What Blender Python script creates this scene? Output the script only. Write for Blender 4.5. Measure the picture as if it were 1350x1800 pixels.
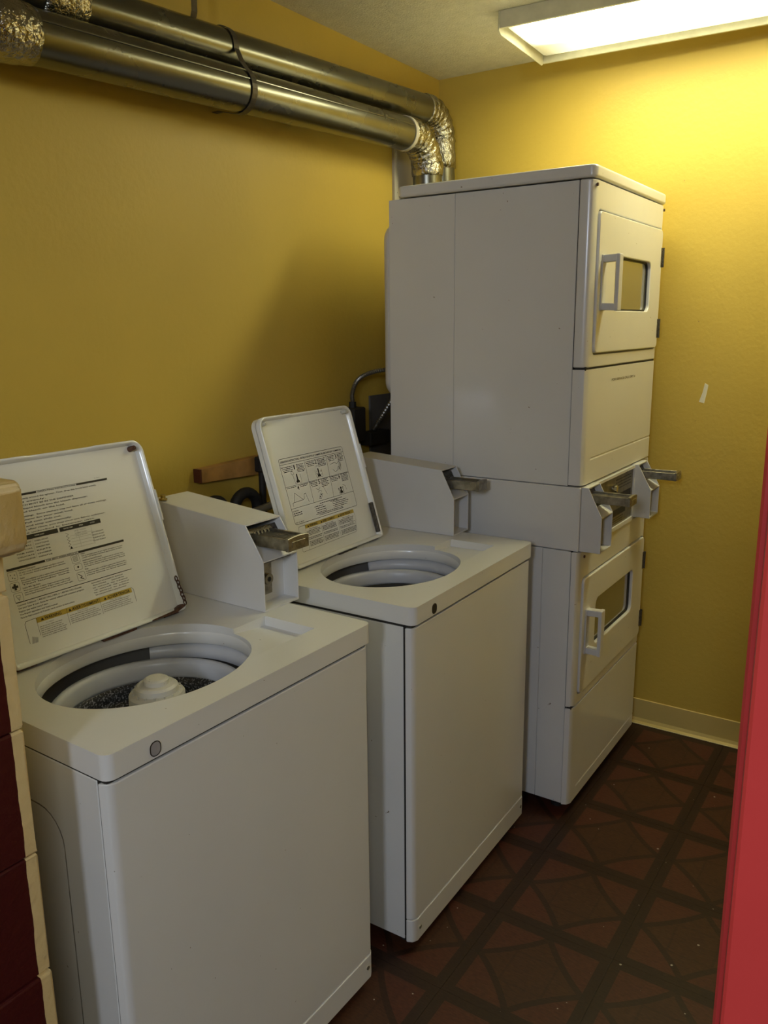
import bpy, bmesh, math, random
from mathutils import Vector, Matrix
random.seed(4)
PI = math.pi
for o in list(bpy.data.objects): bpy.data.objects.remove(o)
SC = bpy.context.scene
COL = SC.collection

# ------------------------------------------------------------------ camera
cam_d = bpy.data.cameras.new('camera'); cam = bpy.data.objects.new('camera', cam_d); COL.objects.link(cam)
cam_d.sensor_fit = 'VERTICAL'; cam_d.sensor_height = 24.0; cam_d.lens = 1446.17 * 24.0 / 1800.0
cam_d.clip_start = 0.02
R_ = Vector((0.83298344, 0.55320501, -0.01013922)); U_ = Vector((-0.1140077, 0.18954024, 0.97523163)); F_ = Vector((-0.54142481, 0.81119586, -0.22095351))
M = Matrix(((R_.x, U_.x, -F_.x, 1.77880354), (R_.y, U_.y, -F_.y, -0.70743872), (R_.z, U_.z, -F_.z, 1.56266004), (0, 0, 0, 1)))
cam.matrix_world = M
SC.camera = cam

# ------------------------------------------------------------------ world, lamps, added fill, exposure
w = bpy.data.worlds.new('world'); SC.world = w; w.use_nodes = True
bg = w.node_tree.nodes['Background']; bg.inputs[0].default_value = (0.75, 0.78, 0.9, 1); bg.inputs[1].default_value = 0.06
HALL_W = 34.0
LAMP_E = 25.0
la = bpy.data.lights.new('hall_lamp_and_fill', 'AREA'); la.shape = 'RECTANGLE'; la.size = 0.34; la.size_y = 0.6
la.energy = HALL_W; la.color = (0.76, 0.84, 1.0)
lo = bpy.data.objects.new('hall_lamp_and_fill', la); COL.objects.link(lo)
lo.location = (2.137, -3.0, 2.3)
lo.rotation_euler = (Vector((0.6, 1.2, 0.9)) - Vector(lo.location)).to_track_quat('-Z', 'Y').to_euler()
fill_la = bpy.data.lights.new('hall_lamp_and_fill', 'AREA'); fill_la.shape = 'RECTANGLE'; fill_la.size = 0.9; fill_la.size_y = 0.5  # added fill light, not a known lamp; brightens the machine fronts
fill_la.energy = 15.5; fill_la.color = (0.93, 0.97, 0.92)
fill_lo = bpy.data.objects.new('hall_lamp_and_fill', fill_la); COL.objects.link(fill_lo)
fill_lo.location = (2.75, -1.75, 2.3)
fill_lo.rotation_euler = (Vector((0.8, 0.2, 0.9)) - Vector(fill_lo.location)).to_track_quat('-Z', 'Y').to_euler()
SC.view_settings.view_transform = 'Standard'; SC.view_settings.look = 'None'
SC.view_settings.gamma = 1.0; SC.view_settings.use_curve_mapping = False
SC.view_settings.exposure = 0.0

# ------------------------------------------------------------------ materials
def nd(nt, t, **kw):
    n = nt.nodes.new(t)
    for k, v in kw.items(): setattr(n, k, v)
    return n
def mat(name, col, rough=0.5, metal=0.0, var=0.06, nscale=6.0, bump=0.0, bscale=200.0, coat=0.0, speck=0.0, sscale=60.0, speccol=(0.05, 0.03, 0.02), spec=0.5, rvar=0.0):
    m = bpy.data.materials.new(name); m.use_nodes = True; nt = m.node_tree; L = nt.links.new
    b = nt.nodes['Principled BSDF']
    tc = nd(nt, 'ShaderNodeTexCoord')
    n = nd(nt, 'ShaderNodeTexNoise'); n.inputs['Scale'].default_value = nscale; n.inputs['Detail'].default_value = 6; L(tc.outputs['Object'], n.inputs['Vector'])
    r = nd(nt, 'ShaderNodeValToRGB'); L(n.outputs['Fac'], r.inputs[0])
    r.color_ramp.elements[0].position = 0.3; r.color_ramp.elements[1].position = 0.7
    r.color_ramp.elements[0].color = tuple(c * (1 - var) for c in col) + (1,)
    r.color_ramp.elements[1].color = tuple(min(1, c * (1 + var)) for c in col) + (1,)
    out = r.outputs[0]
    if speck > 0:
        v = nd(nt, 'ShaderNodeTexNoise'); v.inputs['Scale'].default_value = sscale; v.inputs['Detail'].default_value = 2; L(tc.outputs['Object'], v.inputs['Vector'])
        rr = nd(nt, 'ShaderNodeValToRGB'); L(v.outputs['Fac'], rr.inputs[0])
        rr.color_ramp.elements[0].position = 1 - speck; rr.color_ramp.elements[0].color = (0, 0, 0, 1)
        rr.color_ramp.elements[1].position = min(1, 1 - speck + 0.02); rr.color_ramp.elements[1].color = (1, 1, 1, 1)
        mx = nd(nt, 'ShaderNodeMix', data_type='RGBA'); L(rr.outputs[0], mx.inputs[0]); L(out, mx.inputs[6]); mx.inputs[7].default_value = speccol + (1,)
        out = mx.outputs[2]
    L(out, b.inputs['Base Color'])
    b.inputs['Roughness'].default_value = rough; b.inputs['Metallic'].default_value = metal
    b.inputs['Specular IOR Level'].default_value = spec
    b.inputs['Coat Weight'].default_value = coat; b.inputs['Coat Roughness'].default_value = 0.12
    if rvar:
        mp = nd(nt, 'ShaderNodeMapRange'); L(n.outputs['Fac'], mp.inputs[0]); mp.inputs[3].default_value = rough - rvar; mp.inputs[4].default_value = rough + rvar; L(mp.outputs[0], b.inputs['Roughness'])
    if bump > 0:
        nb = nd(nt, 'ShaderNodeTexNoise'); nb.inputs['Scale'].default_value = bscale; nb.inputs['Detail'].default_value = 4; L(tc.outputs['Object'], nb.inputs['Vector'])
        bp = nd(nt, 'ShaderNodeBump'); bp.inputs['Strength'].default_value = bump; bp.inputs['Distance'].default_value = 0.01; L(nb.outputs['Fac'], bp.inputs['Height']); L(bp.outputs[0], b.inputs['Normal'])
    m.diffuse_color = col + (1,)
    return m

ENAMEL = mat('white_enamel', (0.70, 0.70, 0.685), 0.28, var=0.03, nscale=3, speck=0.235, sscale=70, speccol=(0.2, 0.15, 0.1), coat=0.25)
ENAMEL_L = mat('lid_enamel', (0.76, 0.77, 0.74), 0.22, var=0.03, nscale=3, coat=0.4)
METAL_WHITE = mat('painted_steel_white', (0.62, 0.62, 0.62), 0.42, var=0.03, nscale=8, speck=0.24, sscale=60, speccol=(0.2, 0.18, 0.15))
RING = mat('ring_plastic', (0.50, 0.51, 0.54), 0.35, var=0.06, nscale=15)
AGI = mat('agitator_plastic', (0.56, 0.54, 0.47), 0.45, var=0.06, nscale=25, speck=0.3, sscale=120, speccol=(0.3, 0.26, 0.2))
BLACK = mat('black_rubber', (0.012, 0.011, 0.011), 0.6)
BLACKHOLE = mat('dark_steel_and_shade', (0.02, 0.018, 0.016), 0.7)  # real dark parts, and shade put as colour into panel seams
LINE_DK = mat('dark_line', (0.20, 0.18, 0.15), 0.7, var=0.3, nscale=40)  # dark grey-brown for the pressed outline
TUBM = mat('grey_tub', (0.10, 0.095, 0.09), 0.6)
MECH = mat('worn_zinc', (0.30, 0.28, 0.23), 0.34, metal=0.9, var=0.35, nscale=60, bump=0.15, bscale=300)
MECHD = mat('dark_zinc', (0.10, 0.09, 0.075), 0.45, metal=0.8, var=0.4, nscale=90, bump=0.2, bscale=250)
CHROME = mat('chrome', (0.6, 0.6, 0.6), 0.12, metal=1.0)
DUCT = mat('galvanised_steel', (0.19, 0.185, 0.15), 0.27, metal=0.95, var=0.10, nscale=5, bump=0.012, bscale=9, rvar=0.05)
FOIL = mat('crumpled_foil', (0.42, 0.40, 0.34), 0.16, metal=1.0, var=0.2, nscale=20, bump=0.9, bscale=65)
STRAP = mat('hanger_strap', (0.10, 0.085, 0.06), 0.5, metal=0.6, var=0.3, nscale=60)
RUST = mat('rust', (0.10, 0.045, 0.025), 0.8, var=0.5, nscale=80, bump=0.3)
INK = mat('black_ink', (0.018, 0.017, 0.016), 0.5)
INKF = mat('faded_ink', (0.30, 0.295, 0.28), 0.5)
YEL = mat('warning_yellow', (0.52, 0.38, 0.06), 0.4, var=0.15, nscale=40)
WALLM = mat('yellow_wall_paint', (0.56, 0.395, 0.066), 0.5, var=0.05, nscale=2.2, bump=0.12, bscale=55, speck=0.2, sscale=25, speccol=(0.33, 0.22, 0.06))
CEILM = mat('ceiling_plaster', (0.64, 0.60, 0.46), 0.85, var=0.06, nscale=30, bump=0.55, bscale=160)
WOOD = mat('bare_pine', (0.42, 0.22, 0.06), 0.55, var=0.3, nscale=18)
WOODE = mat('red_brown_end_grain', (0.10, 0.025, 0.012), 0.7)
REDP = mat('red_gloss_paint', (0.60, 0.052, 0.05), 0.38, var=0.06, nscale=5, bump=0.06, bscale=40)
HALLM = mat('hall_paint', (0.30, 0.26, 0.2), 0.7)
DARKW = mat('dark_brown', (0.05, 0.012, 0.010), 0.6)  # one dark brown for the floor slab and the front wall
CHIP = mat('bare_plaster', (0.75, 0.72, 0.6), 0.8)
FIXM = mat('fixture_enamel', (0.60, 0.57, 0.42), 0.5, var=0.08, nscale=30)
GREYP = mat('grey_pipe', (0.16, 0.15, 0.12), 0.45, metal=0.3)
FLEX = mat('flexible_steel', (0.28, 0.27, 0.25), 0.4, metal=0.9)
GLASS_D = mat('door_glass', (0.15, 0.14, 0.09), 0.06, metal=0.0, var=0.05, coat=1.0, spec=0.9)
PLATE = mat('control_plate', (0.17, 0.155, 0.105), 0.35, metal=0.6, var=0.3, nscale=40)
BEIGE = mat('beige_board', (0.50, 0.46, 0.38), 0.6)

def emis(name, col, s):
    m = bpy.data.materials.new(name); m.use_nodes = True; nt = m.node_tree
    b = nt.nodes['Principled BSDF']; b.inputs['Base Color'].default_value = (0.8, 0.8, 0.75, 1)
    b.inputs['Emission Color'].default_value = col + (1,); b.inputs['Emission Strength'].default_value = s
    # the tubes stop short of the ends of the diffuser
    tc = nd(nt, 'ShaderNodeTexCoord'); sp = nd(nt, 'ShaderNodeSeparateXYZ'); nt.links.new(tc.outputs['Object'], sp.inputs[0])
    a = nd(nt, 'ShaderNodeMapRange', interpolation_type='SMOOTHSTEP'); nt.links.new(sp.outputs[0], a.inputs[0]); a.inputs[1].default_value = 0.0; a.inputs[2].default_value = 0.16; a.inputs[3].default_value = s * 0.006; a.inputs[4].default_value = s
    ab = nd(nt, 'ShaderNodeMath', operation='ABSOLUTE'); sb = nd(nt, 'ShaderNodeMath', operation='SUBTRACT'); nt.links.new(sp.outputs[1], sb.inputs[0]); sb.inputs[1].default_value = -0.05; nt.links.new(sb.outputs[0], ab.inputs[0])
    c = nd(nt, 'ShaderNodeMapRange', interpolation_type='SMOOTHSTEP'); nt.links.new(ab.outputs[0], c.inputs[0]); c.inputs[1].default_value = 0.05; c.inputs[2].default_value = 0.13; c.inputs[3].default_value = 1.0; c.inputs[4].default_value = 0.06
    pr = nd(nt, 'ShaderNodeMath', operation='MULTIPLY'); nt.links.new(a.outputs[0], pr.inputs[0]); nt.links.new(c.outputs[0], pr.inputs[1]); nt.links.new(pr.outputs[0], b.inputs['Emission Strength'])
    n = nd(nt, 'ShaderNodeTexNoise'); n.inputs['Scale'].default_value = 40; bp = nd(nt, 'ShaderNodeBump'); bp.inputs['Strength'].default_value = 0.1
    nt.links.new(n.outputs['Fac'], bp.inputs['Height']); nt.links.new(bp.outputs[0], b.inputs['Normal'])
    return m
GLOW = emis('lamp_diffuser', (1.0, 0.97, 0.60), LAMP_E)

# speckled porcelain of the wash basket
SPK = bpy.data.materials.new('speckled_porcelain'); SPK.use_nodes = True
nt = SPK.node_tree; tc = nd(nt, 'ShaderNodeTexCoord'); n = nd(nt, 'ShaderNodeTexNoise'); n.inputs['Scale'].default_value = 260; n.inputs['Detail'].default_value = 3
nt.links.new(tc.outputs['Object'], n.inputs['Vector']); r = nd(nt, 'ShaderNodeValToRGB'); nt.links.new(n.outputs['Fac'], r.inputs[0])
r.color_ramp.elements[0].position = 0.52; r.color_ramp.elements[0].color = (0.015, 0.016, 0.02, 1); r.color_ramp.elements[1].position = 0.66; r.color_ramp.elements[1].color = (0.30, 0.31, 0.34, 1)
nt.links.new(r.outputs[0], nt.nodes['Principled BSDF'].inputs['Base Color']); nt.nodes['Principled BSDF'].inputs['Roughness'].default_value = 0.35

# printed vinyl floor tile: dark border band, dark lozenge outline, redder corner petals
def floor_mat():
    m = bpy.data.materials.new('vinyl_tile_print'); m.use_nodes = True; nt = m.node_tree; L = nt.links.new
    b = nt.nodes['Principled BSDF']; tc = nd(nt, 'ShaderNodeTexCoord'); sp = nd(nt, 'ShaderNodeSeparateXYZ'); L(tc.outputs['Object'], sp.inputs[0])
    def mth(op, a, b_=None, c=None):
        k = nd(nt, 'ShaderNodeMath', operation=op)
        for i, v in enumerate((a, b_, c)):
            if v is None: continue
            if isinstance(v, (int, float)): k.inputs[i].default_value = v
            else: L(v, k.inputs[i])
        return k.outputs[0]
    ax = mth('ABSOLUTE', sp.outputs[0]); ay = mth('ABSOLUTE', sp.outputs[1])
    mx = mth('MAXIMUM', ax, ay); sm = mth('ADD', ax, ay)
    band = mth('GREATER_THAN', mx, 0.133)
    # curved lozenge: sum plus a pull-in term
    cur = mth('ADD', sm, mth('MULTIPLY', mth('MULTIPLY', ax, ay), 3.0))
    loz_o = mth('MULTIPLY', mth('GREATER_THAN', cur, 0.122), mth('LESS_THAN', cur, 0.150))
    corner = mth('GREATER_THAN', cur, 0.150)
    inner = mth('MULTIPLY', mth('GREATER_THAN', mx, 0.052), mth('LESS_THAN', mx, 0.058))
    oi = nd(nt, 'ShaderNodeObjectInfo')
    n1 = nd(nt, 'ShaderNodeTexNoise'); n1.inputs['Scale'].default_value = 9; n1.inputs['Detail'].default_value = 8
    ad = nd(nt, 'ShaderNodeVectorMath', operation='ADD'); L(tc.outputs['Object'], ad.inputs[0]); L(oi.outputs['Location'], ad.inputs[1]); L(ad.outputs[0], n1.inputs['Vector'])
    def mix(f, a, c):
        k = nd(nt, 'ShaderNodeMix', data_type='RGBA'); L(f, k.inputs[0]) if not isinstance(f, float) else None
        if isinstance(a, tuple): k.inputs[6].default_value = a
        else: L(a, k.inputs[6])
        if isinstance(c, tuple): k.inputs[7].default_value = c
        else: L(c, k.inputs[7])
        return k.outputs[2]
    base = mix(n1.outputs['Fac'], (0.044, 0.015, 0.007, 1), (0.064, 0.024, 0.010, 1))
    red = mix(n1.outputs['Fac'], (0.072, 0.015, 0.009, 1), (0.070, 0.026, 0.013, 1))
    cr = mix(corner, base, red)
    dk = (0.021, 0.009, 0.004, 1)
    c1 = mix(mth('MULTIPLY', loz_o, 0.75), cr, dk)
    c2 = mix(mth('MULTIPLY', inner, 0.3), c1, dk)
    c3 = mix(mth('MULTIPLY', band, 0.92), c2, dk)
    # fine wood grain streaks
    n2 = nd(nt, 'ShaderNodeTexNoise'); n2.inputs['Scale'].default_value = 60; n2.inputs['Detail'].default_value = 5
    mp = nd(nt, 'ShaderNodeMapping'); mp.inputs['Scale'].default_value = (1, 4, 1); mp.inputs['Rotation'].default_value = (0, 0, 0.8); L(ad.outputs[0], mp.inputs[0]); L(mp.outputs[0], n2.inputs['Vector'])
    g = nd(nt, 'ShaderNodeMapRange'); L(n2.outputs['Fac'], g.inputs[0]); g.inputs[1].default_value = 0.3; g.inputs[2].default_value = 0.7; g.inputs[3].default_value = 0.72; g.inputs[4].default_value = 1.25
    vm = nd(nt, 'ShaderNodeVectorMath', operation='SCALE'); L(c3, vm.inputs[0]); L(g.outputs[0], vm.inputs['Scale'])
    # white crumbs
    n3 = nd(nt, 'ShaderNodeTexNoise'); n3.inputs['Scale'].default_value = 75; n3.inputs['Detail'].default_value = 0; L(ad.outputs[0], n3.inputs['Vector'])
    gt = mth('GREATER_THAN', n3.outputs['Fac'], 0.865)
    c4 = mix(gt, vm.outputs[0], (0.4, 0.36, 0.3, 1))
    L(c4, b.inputs['Base Color']); b.inputs['Roughness'].default_value = 0.5; b.inputs['Specular IOR Level'].default_value = 0.35
    bp = nd(nt, 'ShaderNodeBump'); bp.inputs['Strength'].default_value = 0.15; bp.inputs['Distance'].default_value = 0.002; L(n2.outputs['Fac'], bp.inputs['Height']); L(bp.outputs[0], b.inputs['Normal'])
    return m
FLOORM = floor_mat()

# painted block: red paint on the hall side, yellow paint towards the laundry room
def jamb_mat():
    m = bpy.data.materials.new('two_tone_block_paint'); m.use_nodes = True; nt = m.node_tree; L = nt.links.new
    b = nt.nodes['Principled BSDF']; g = nd(nt, 'ShaderNodeNewGeometry'); sp = nd(nt, 'ShaderNodeSeparateXYZ'); L(g.outputs['Position'], sp.inputs[0])
    n = nd(nt, 'ShaderNodeTexNoise'); n.inputs['Scale'].default_value = 22; n.inputs['Detail'].default_value = 4; L(g.outputs['Position'], n.inputs['Vector'])
    a = nd(nt, 'ShaderNodeMath', operation='MULTIPLY_ADD'); L(n.outputs['Fac'], a.inputs[0]); a.inputs[1].default_value = 0.006; L(sp.outputs[1], a.inputs[2])
    c = nd(nt, 'ShaderNodeMath', operation='GREATER_THAN'); L(a.outputs[0], c.inputs[0]); c.inputs[1].default_value = -0.117
    up = nd(nt, 'ShaderNodeMath', operation='GREATER_THAN'); L(sp.outputs[2], up.inputs[0]); up.inputs[1].default_value = 1.19
    o = nd(nt, 'ShaderNodeMath', operation='MAXIMUM'); L(c.outputs[0], o.inputs[0]); L(up.outputs[0], o.inputs[1])
    mx = nd(nt, 'ShaderNodeMix', data_type='RGBA'); L(o.outputs[0], mx.inputs[0]); mx.inputs[6].default_value = (0.055, 0.003, 0.003, 1); mx.inputs[7].default_value = (0.68, 0.52, 0.25, 1)
    L(mx.outputs[2], b.inputs['Base Color']); b.inputs['Roughness'].default_value = 0.5
    n2 = nd(nt, 'ShaderNodeTexNoise'); n2.inputs['Scale'].default_value = 70; n2.inputs['Detail'].default_value = 5; L(g.outputs['Position'], n2.inputs['Vector'])
    bp = nd(nt, 'ShaderNodeBump'); bp.inputs['Strength'].default_value = 0.4; bp.inputs['Distance'].default_value = 0.006; L(n2.outputs['Fac'], bp.inputs['Height']); L(bp.outputs[0], b.inputs['Normal'])
    return m
JAMBM = jamb_mat()

# ------------------------------------------------------------------ mesh helpers
def link(name, me, m, parent=None, smooth=False, label=None):
    o = bpy.data.objects.new(name, me); COL.objects.link(o)
    if m: me.materials.append(m)
    if smooth:
        for p in me.polygons: p.use_smooth = True
    if parent: o.parent = parent
    if label: o['label'] = label
    return o
def done(name, bm, m, parent=None, smooth=False, label=None):
    bmesh.ops.recalc_face_normals(bm, faces=bm.faces[:])
    me = bpy.data.meshes.new(name); bm.to_mesh(me); bm.free()
    return link(name, me, m, parent, smooth, label)
def tag(o, label, cat, group=None):
    o['label'] = label; o['category'] = cat
    if group: o['group'] = group
    return o
def struct(o): o['kind'] = 'structure'; return o
def thing(name, label, cat, loc=(0, 0, 0), rz=0, group=None):
    o = bpy.data.objects.new(name, None); COL.objects.link(o); o.location = loc; o.rotation_euler = (0, 0, rz); o.empty_display_size = 0.1
    return tag(o, label, cat, group)
def add_box(bm, x0, x1, y0, y1, z0, z1, bev=0.0, seg=2):
    t = bmesh.new(); bmesh.ops.create_cube(t, size=1.0)
    for v in t.verts: v.co = Vector(((x0 + x1) / 2 + v.co.x * (x1 - x0), (y0 + y1) / 2 + v.co.y * (y1 - y0), (z0 + z1) / 2 + v.co.z * (z1 - z0)))
    if bev > 0: bmesh.ops.bevel(t, geom=t.edges[:], offset=bev, segments=seg, affect='EDGES', profile=0.5)
    merge(bm, t)
def merge(bm, t, mtx=None):
    if mtx: bmesh.ops.transform(t, matrix=mtx, verts=t.verts[:])
    me = bpy.data.meshes.new('tmp'); t.to_mesh(me); t.free(); bm.from_mesh(me); bpy.data.meshes.remove(me)
def add_prism(bm, pts, axis, a, b, bev=0.0, seg=2):
    """extrude the polygon pts (2-D, in the two axes left over, in order) from a to b along axis"""
    t = bmesh.new()
    def P(p, h):
        if axis == 0: return (h, p[0], p[1])
        if axis == 1: return (p[0], h, p[1])
        return (p[0], p[1], h)
    va = [t.verts.new(P(p, a)) for p in pts]; vb = [t.verts.new(P(p, b)) for p in pts]; n = len(pts)
    t.faces.new(va); t.faces.new(vb[::-1])
    for i in range(n): t.faces.new((va[i], vb[i], vb[(i + 1) % n], va[(i + 1) % n]))
    bmesh.ops.recalc_face_normals(t, faces=t.faces[:])
    if bev > 0:
        ed = [e for e in t.edges if e.calc_face_angle(0) > 0.6]
        bmesh.ops.bevel(t, geom=ed, offset=bev, segments=seg, affect='EDGES', profile=0.5)
    merge(bm, t)
def rrect(a0, a1, b0, b1, r, n=6):
    o = []
    for cx, cy, s in ((a1 - r, b1 - r, 0), (a0 + r, b1 - r, 1), (a0 + r, b0 + r, 2), (a1 - r, b0 + r, 3)):
        for i in range(n + 1):
            t = (s + i / n) * PI / 2; o.append((cx + r * math.cos(t), cy + r * math.sin(t)))
    return o
def lid_outline(a0, a1, b0, b1, r, rb, n=8):
    o = []
    for cx, cy, s, q in ((a1 - r, b1 - r, 0, r), (a0 + r, b1 - r, 1, r), (a0 + rb, b0 + rb, 2, rb), (a1 - rb, b0 + rb, 3, rb)):
        for i in range(n + 1):
            t = (s + i / n) * PI / 2; o.append((cx + q * math.cos(t), cy + q * math.sin(t)))
    return o
def add_ring(bm, outer, inner, axis, a, b):
    t = bmesh.new()
    def P(p, h): return (h, p[0], p[1]) if axis == 0 else ((p[0], h, p[1]) if axis == 1 else (p[0], p[1], h))
    n = len(outer); L = [[t.verts.new(P(p, h)) for p in q] for q in (outer, inner) for h in (a, b)]
    oa, ob, ia, ib = L
    for i in range(n):
        j = (i + 1) % n
        t.faces.new((oa[i], oa[j], ob[j], ob[i])); t.faces.new((ia[i], ib[i], ib[j], ia[j]))
        t.faces.new((oa[i], ia[i], ia[j], oa[j])); t.faces.new((ob[i], ob[j], ib[j], ib[i]))
    merge(bm, t)
def add_lathe(bm, prof, cx, cy, ex=1.0, ey=1.0, n=64, a0=0, a1=2 * PI, mtx=None):
    t = bmesh.new(); full = abs(a1 - a0 - 2 * PI) < 1e-6; k = n if full else n + 1
    rings = []
    for r, z in prof:
        rings.append([t.verts.new((cx + r * ex * math.cos(a0 + (a1 - a0) * i / n), cy + r * ey * math.sin(a0 + (a1 - a0) * i / n), z)) for i in range(k)])
    for A, B in zip(rings, rings[1:]):
        for i in range(k if full else k - 1):
            j = (i + 1) % k; t.faces.new((A[i], A[j], B[j], B[i]))
    bmesh.ops.remove_doubles(t, verts=t.verts[:], dist=1e-6)
    merge(bm, t, mtx)
def add_cyl(bm, p0, p1, r, n=16, r2=None):
    p0, p1 = Vector(p0), Vector(p1); d = p1 - p0; t = bmesh.new()
    bmesh.ops.create_cone(t, cap_ends=True, segments=n, radius1=r, radius2=r if r2 is None else r2, depth=d.length)
    m = Matrix.Translation((p0 + p1) / 2) @ d.to_track_quat('Z', 'Y').to_matrix().to_4x4(); merge(bm, t, m)
def smooth_path(pts, sub=8):
    P = [Vector(p) for p in pts]; P = [P[0] * 2 - P[1]] + P + [P[-1] * 2 - P[-2]]; o = []
    for i in range(1, len(P) - 2):
        for k in range(sub):
            t = k / sub; a, b, c, d = P[i - 1], P[i], P[i + 1], P[i + 2]
            o.append(0.5 * ((2 * b) + (c - a) * t + (2 * a - 5 * b + 4 * c - d) * t * t + (3 * b - a - 3 * c + d) * t ** 3))
    o.append(P[-2]); return o
def add_tube(bm, pts, r, n=12, rf=None, cap=True):
    t = bmesh.new(); rings = []; up = Vector((0.31, 0.17, 0.93)).normalized(); prev = None
    for i, p in enumerate(pts):
        p = Vector(p); d = (Vector(pts[min(i + 1, len(pts) - 1)]) - Vector(pts[max(i - 1, 0)])).normalized()
        a = (prev - d * prev.dot(d)).normalized() if prev else d.cross(up).normalized()
        prev = a; b = d.cross(a); rr = r if rf is None else rf(i)
        rings.append([t.verts.new(p + (a * math.cos(2 * PI * k / n) + b * math.sin(2 * PI * k / n)) * rr) for k in range(n)])
    for A, B in zip(rings, rings[1:]):
        for k in range(n): t.faces.new((A[k], A[(k + 1) % n], B[(k + 1) % n], B[k]))
    if cap: t.faces.new(rings[0][::-1]); t.faces.new(rings[-1])
    merge(bm, t)
def boolean(base, cutters, bevel=0.0, seg=3, smooth=True):
    """cut the meshes of cutters out of base (both bmeshes), optional bevel on sharp edges; returns mesh"""
    def tmp(bm):
        bmesh.ops.recalc_face_normals(bm, faces=bm.faces[:]); me = bpy.data.meshes.new('t'); bm.to_mesh(me); bm.free(); o = bpy.data.objects.new('t', me); COL.objects.link(o); return o
    ob = tmp(base); cs = [tmp(c) for c in cutters]
    for c in cs:
        md = ob.modifiers.new('b', 'BOOLEAN'); md.operation = 'DIFFERENCE'; md.object = c; md.solver = 'EXACT'
    if bevel > 0:
        md = ob.modifiers.new('v', 'BEVEL'); md.width = bevel; md.segments = seg; md.limit_method = 'ANGLE'; md.angle_limit = 0.6; md.harden_normals = False
    dg = bpy.context.evaluated_depsgraph_get(); dg.update()
    me = bpy.data.meshes.new_from_object(ob.evaluated_get(dg))
    for o in [ob] + cs: bpy.data.objects.remove(o)
    me.materials.clear()
    return me
def fin(o, ang=0.6):
    auto_smooth(o.data, ang); md = o.modifiers.new('weighted', 'WEIGHTED_NORMAL'); md.keep_sharp = True; md.weight = 100
    return o
def auto_smooth(me, ang=0.6):
    bm = bmesh.new(); bm.from_mesh(me)
    for f in bm.faces: f.smooth = True
    for e in bm.edges: e.smooth = e.calc_face_angle(0) < ang if len(e.link_faces) == 2 else True
    bm.to_mesh(me); bm.free()

# flat print: collects quads, triangles and lettering in a plane (u right, v up)
_txt = {}
def text_geo(s):
    if s not in _txt:
        c = bpy.data.curves.new('t', 'FONT'); c.body = s; c.size = 1.0; c.resolution_u = 2; c.offset = 0.012
        o = bpy.data.objects.new('t', c); COL.objects.link(o)
        dg = bpy.context.evaluated_depsgraph_get(); dg.update(); me = bpy.data.meshes.new_from_object(o.evaluated_get(dg))
        V = [(v.co.x, v.co.y) for v in me.vertices]; F = [tuple(p.vertices) for p in me.polygons]
        bpy.data.objects.remove(o); bpy.data.meshes.remove(me)
        _txt[s] = (V, F)
    return _txt[s]
class Print:
    def __init__(s): s.V = []; s.F = []
    def poly(s, pts): n = len(s.V); s.V += list(pts); s.F.append(tuple(range(n, n + len(pts))))
    def bar(s, u0, u1, v0, v1): s.poly(((u0, v0), (u1, v0), (u1, v1), (u0, v1)))
    def line(s, a, b, t):
        d = Vector((b[0] - a[0], b[1] - a[1])); L = d.length
        if L == 0: return
        n = Vector((-d.y, d.x)) / L * t / 2; s.poly(((a[0] - n.x, a[1] - n.y), (b[0] - n.x, b[1] - n.y), (b[0] + n.x, b[1] + n.y), (a[0] + n.x, a[1] + n.y)))
    def path(s, pts, t, closed=False):
        for a, b in zip(pts, pts[1:] + (pts[:1] if closed else [])): s.line(a, b, t)
    def text(s, st, u0, v0, h, width=None, bold=0):
        V, F = text_geo(st)
        if not V: return
        mw = max(v[0] for v in V) - min(v[0] for v in V); m0 = min(v[0] for v in V)
        k = h / 0.72; kx = k if width is None else width / mw
        n = len(s.V); s.V += [(u0 + (x - m0) * kx, v0 + y * k) for x, y in V]; s.F += [tuple(i + n for i in f) for f in F]
    def words(s, u0, u1, v, h):
        u = u0
        while u < u1 - h:
            w_ = min(random.uniform(1.3, 4.5) * h, u1 - u); s.bar(u, u + w_, v, v + h * random.uniform(0.55, 0.8)); u += w_ + h * 0.55
    def disc(s, u, v, r, n=10): s.poly([(u + r * math.cos(2 * PI * i / n), v + r * math.sin(2 * PI * i / n)) for i in range(n)])
    def build(s, name, f, m, parent, label=None):
        me = bpy.data.meshes.new(name); me.from_pydata([f(u, v) for u, v in s.V], [], s.F); me.update()
        o = link(name, me, m, parent, label=label)
        if 'lettering' in name: o['kind'] = 'stuff'
        return o

# ------------------------------------------------------------------ room
YB, ZC, XR = 2.382, 2.509, 2.12
def wallbox(name, x0, x1, y0, y1, z0, z1, m):
    bm = bmesh.new(); add_box(bm, x0, x1, y0, y1, z0, z1); return struct(done(name, bm, m))
floor = wallbox('floor', -0.15, 3.6, -3.3, YB + 0.1, -0.12, -0.0032, DARKW)
ceiling = wallbox('ceiling', -0.15, 3.6, -3.3, YB + 0.1, ZC, ZC + 0.1, CEILM)
wall_left = wallbox('wall_left', -0.12, 0.0, -3.3, YB + 0.1, -0.0, ZC, WALLM)
wall_back = wallbox('wall_back', 0.0, XR, YB, YB + 0.1, -0.0, ZC, WALLM)
wall_right = wallbox('wall_right', XR, XR + 0.1, -0.1, YB + 0.1, -0.0, ZC, WALLM)
wall_front = wallbox('wall_front', 1.742, 3.5, -0.19, -0.1, 0.0, ZC, DARKW)
wall_hall_end = wallbox('wall_hall_end', 0.0, 3.5, -3.3, -3.2, 0.0, ZC, HALLM)
wall_hall_right = wallbox('wall_hall_right', 3.5, 3.6, -3.3, -0.1, 0.0, ZC, HALLM)
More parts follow.
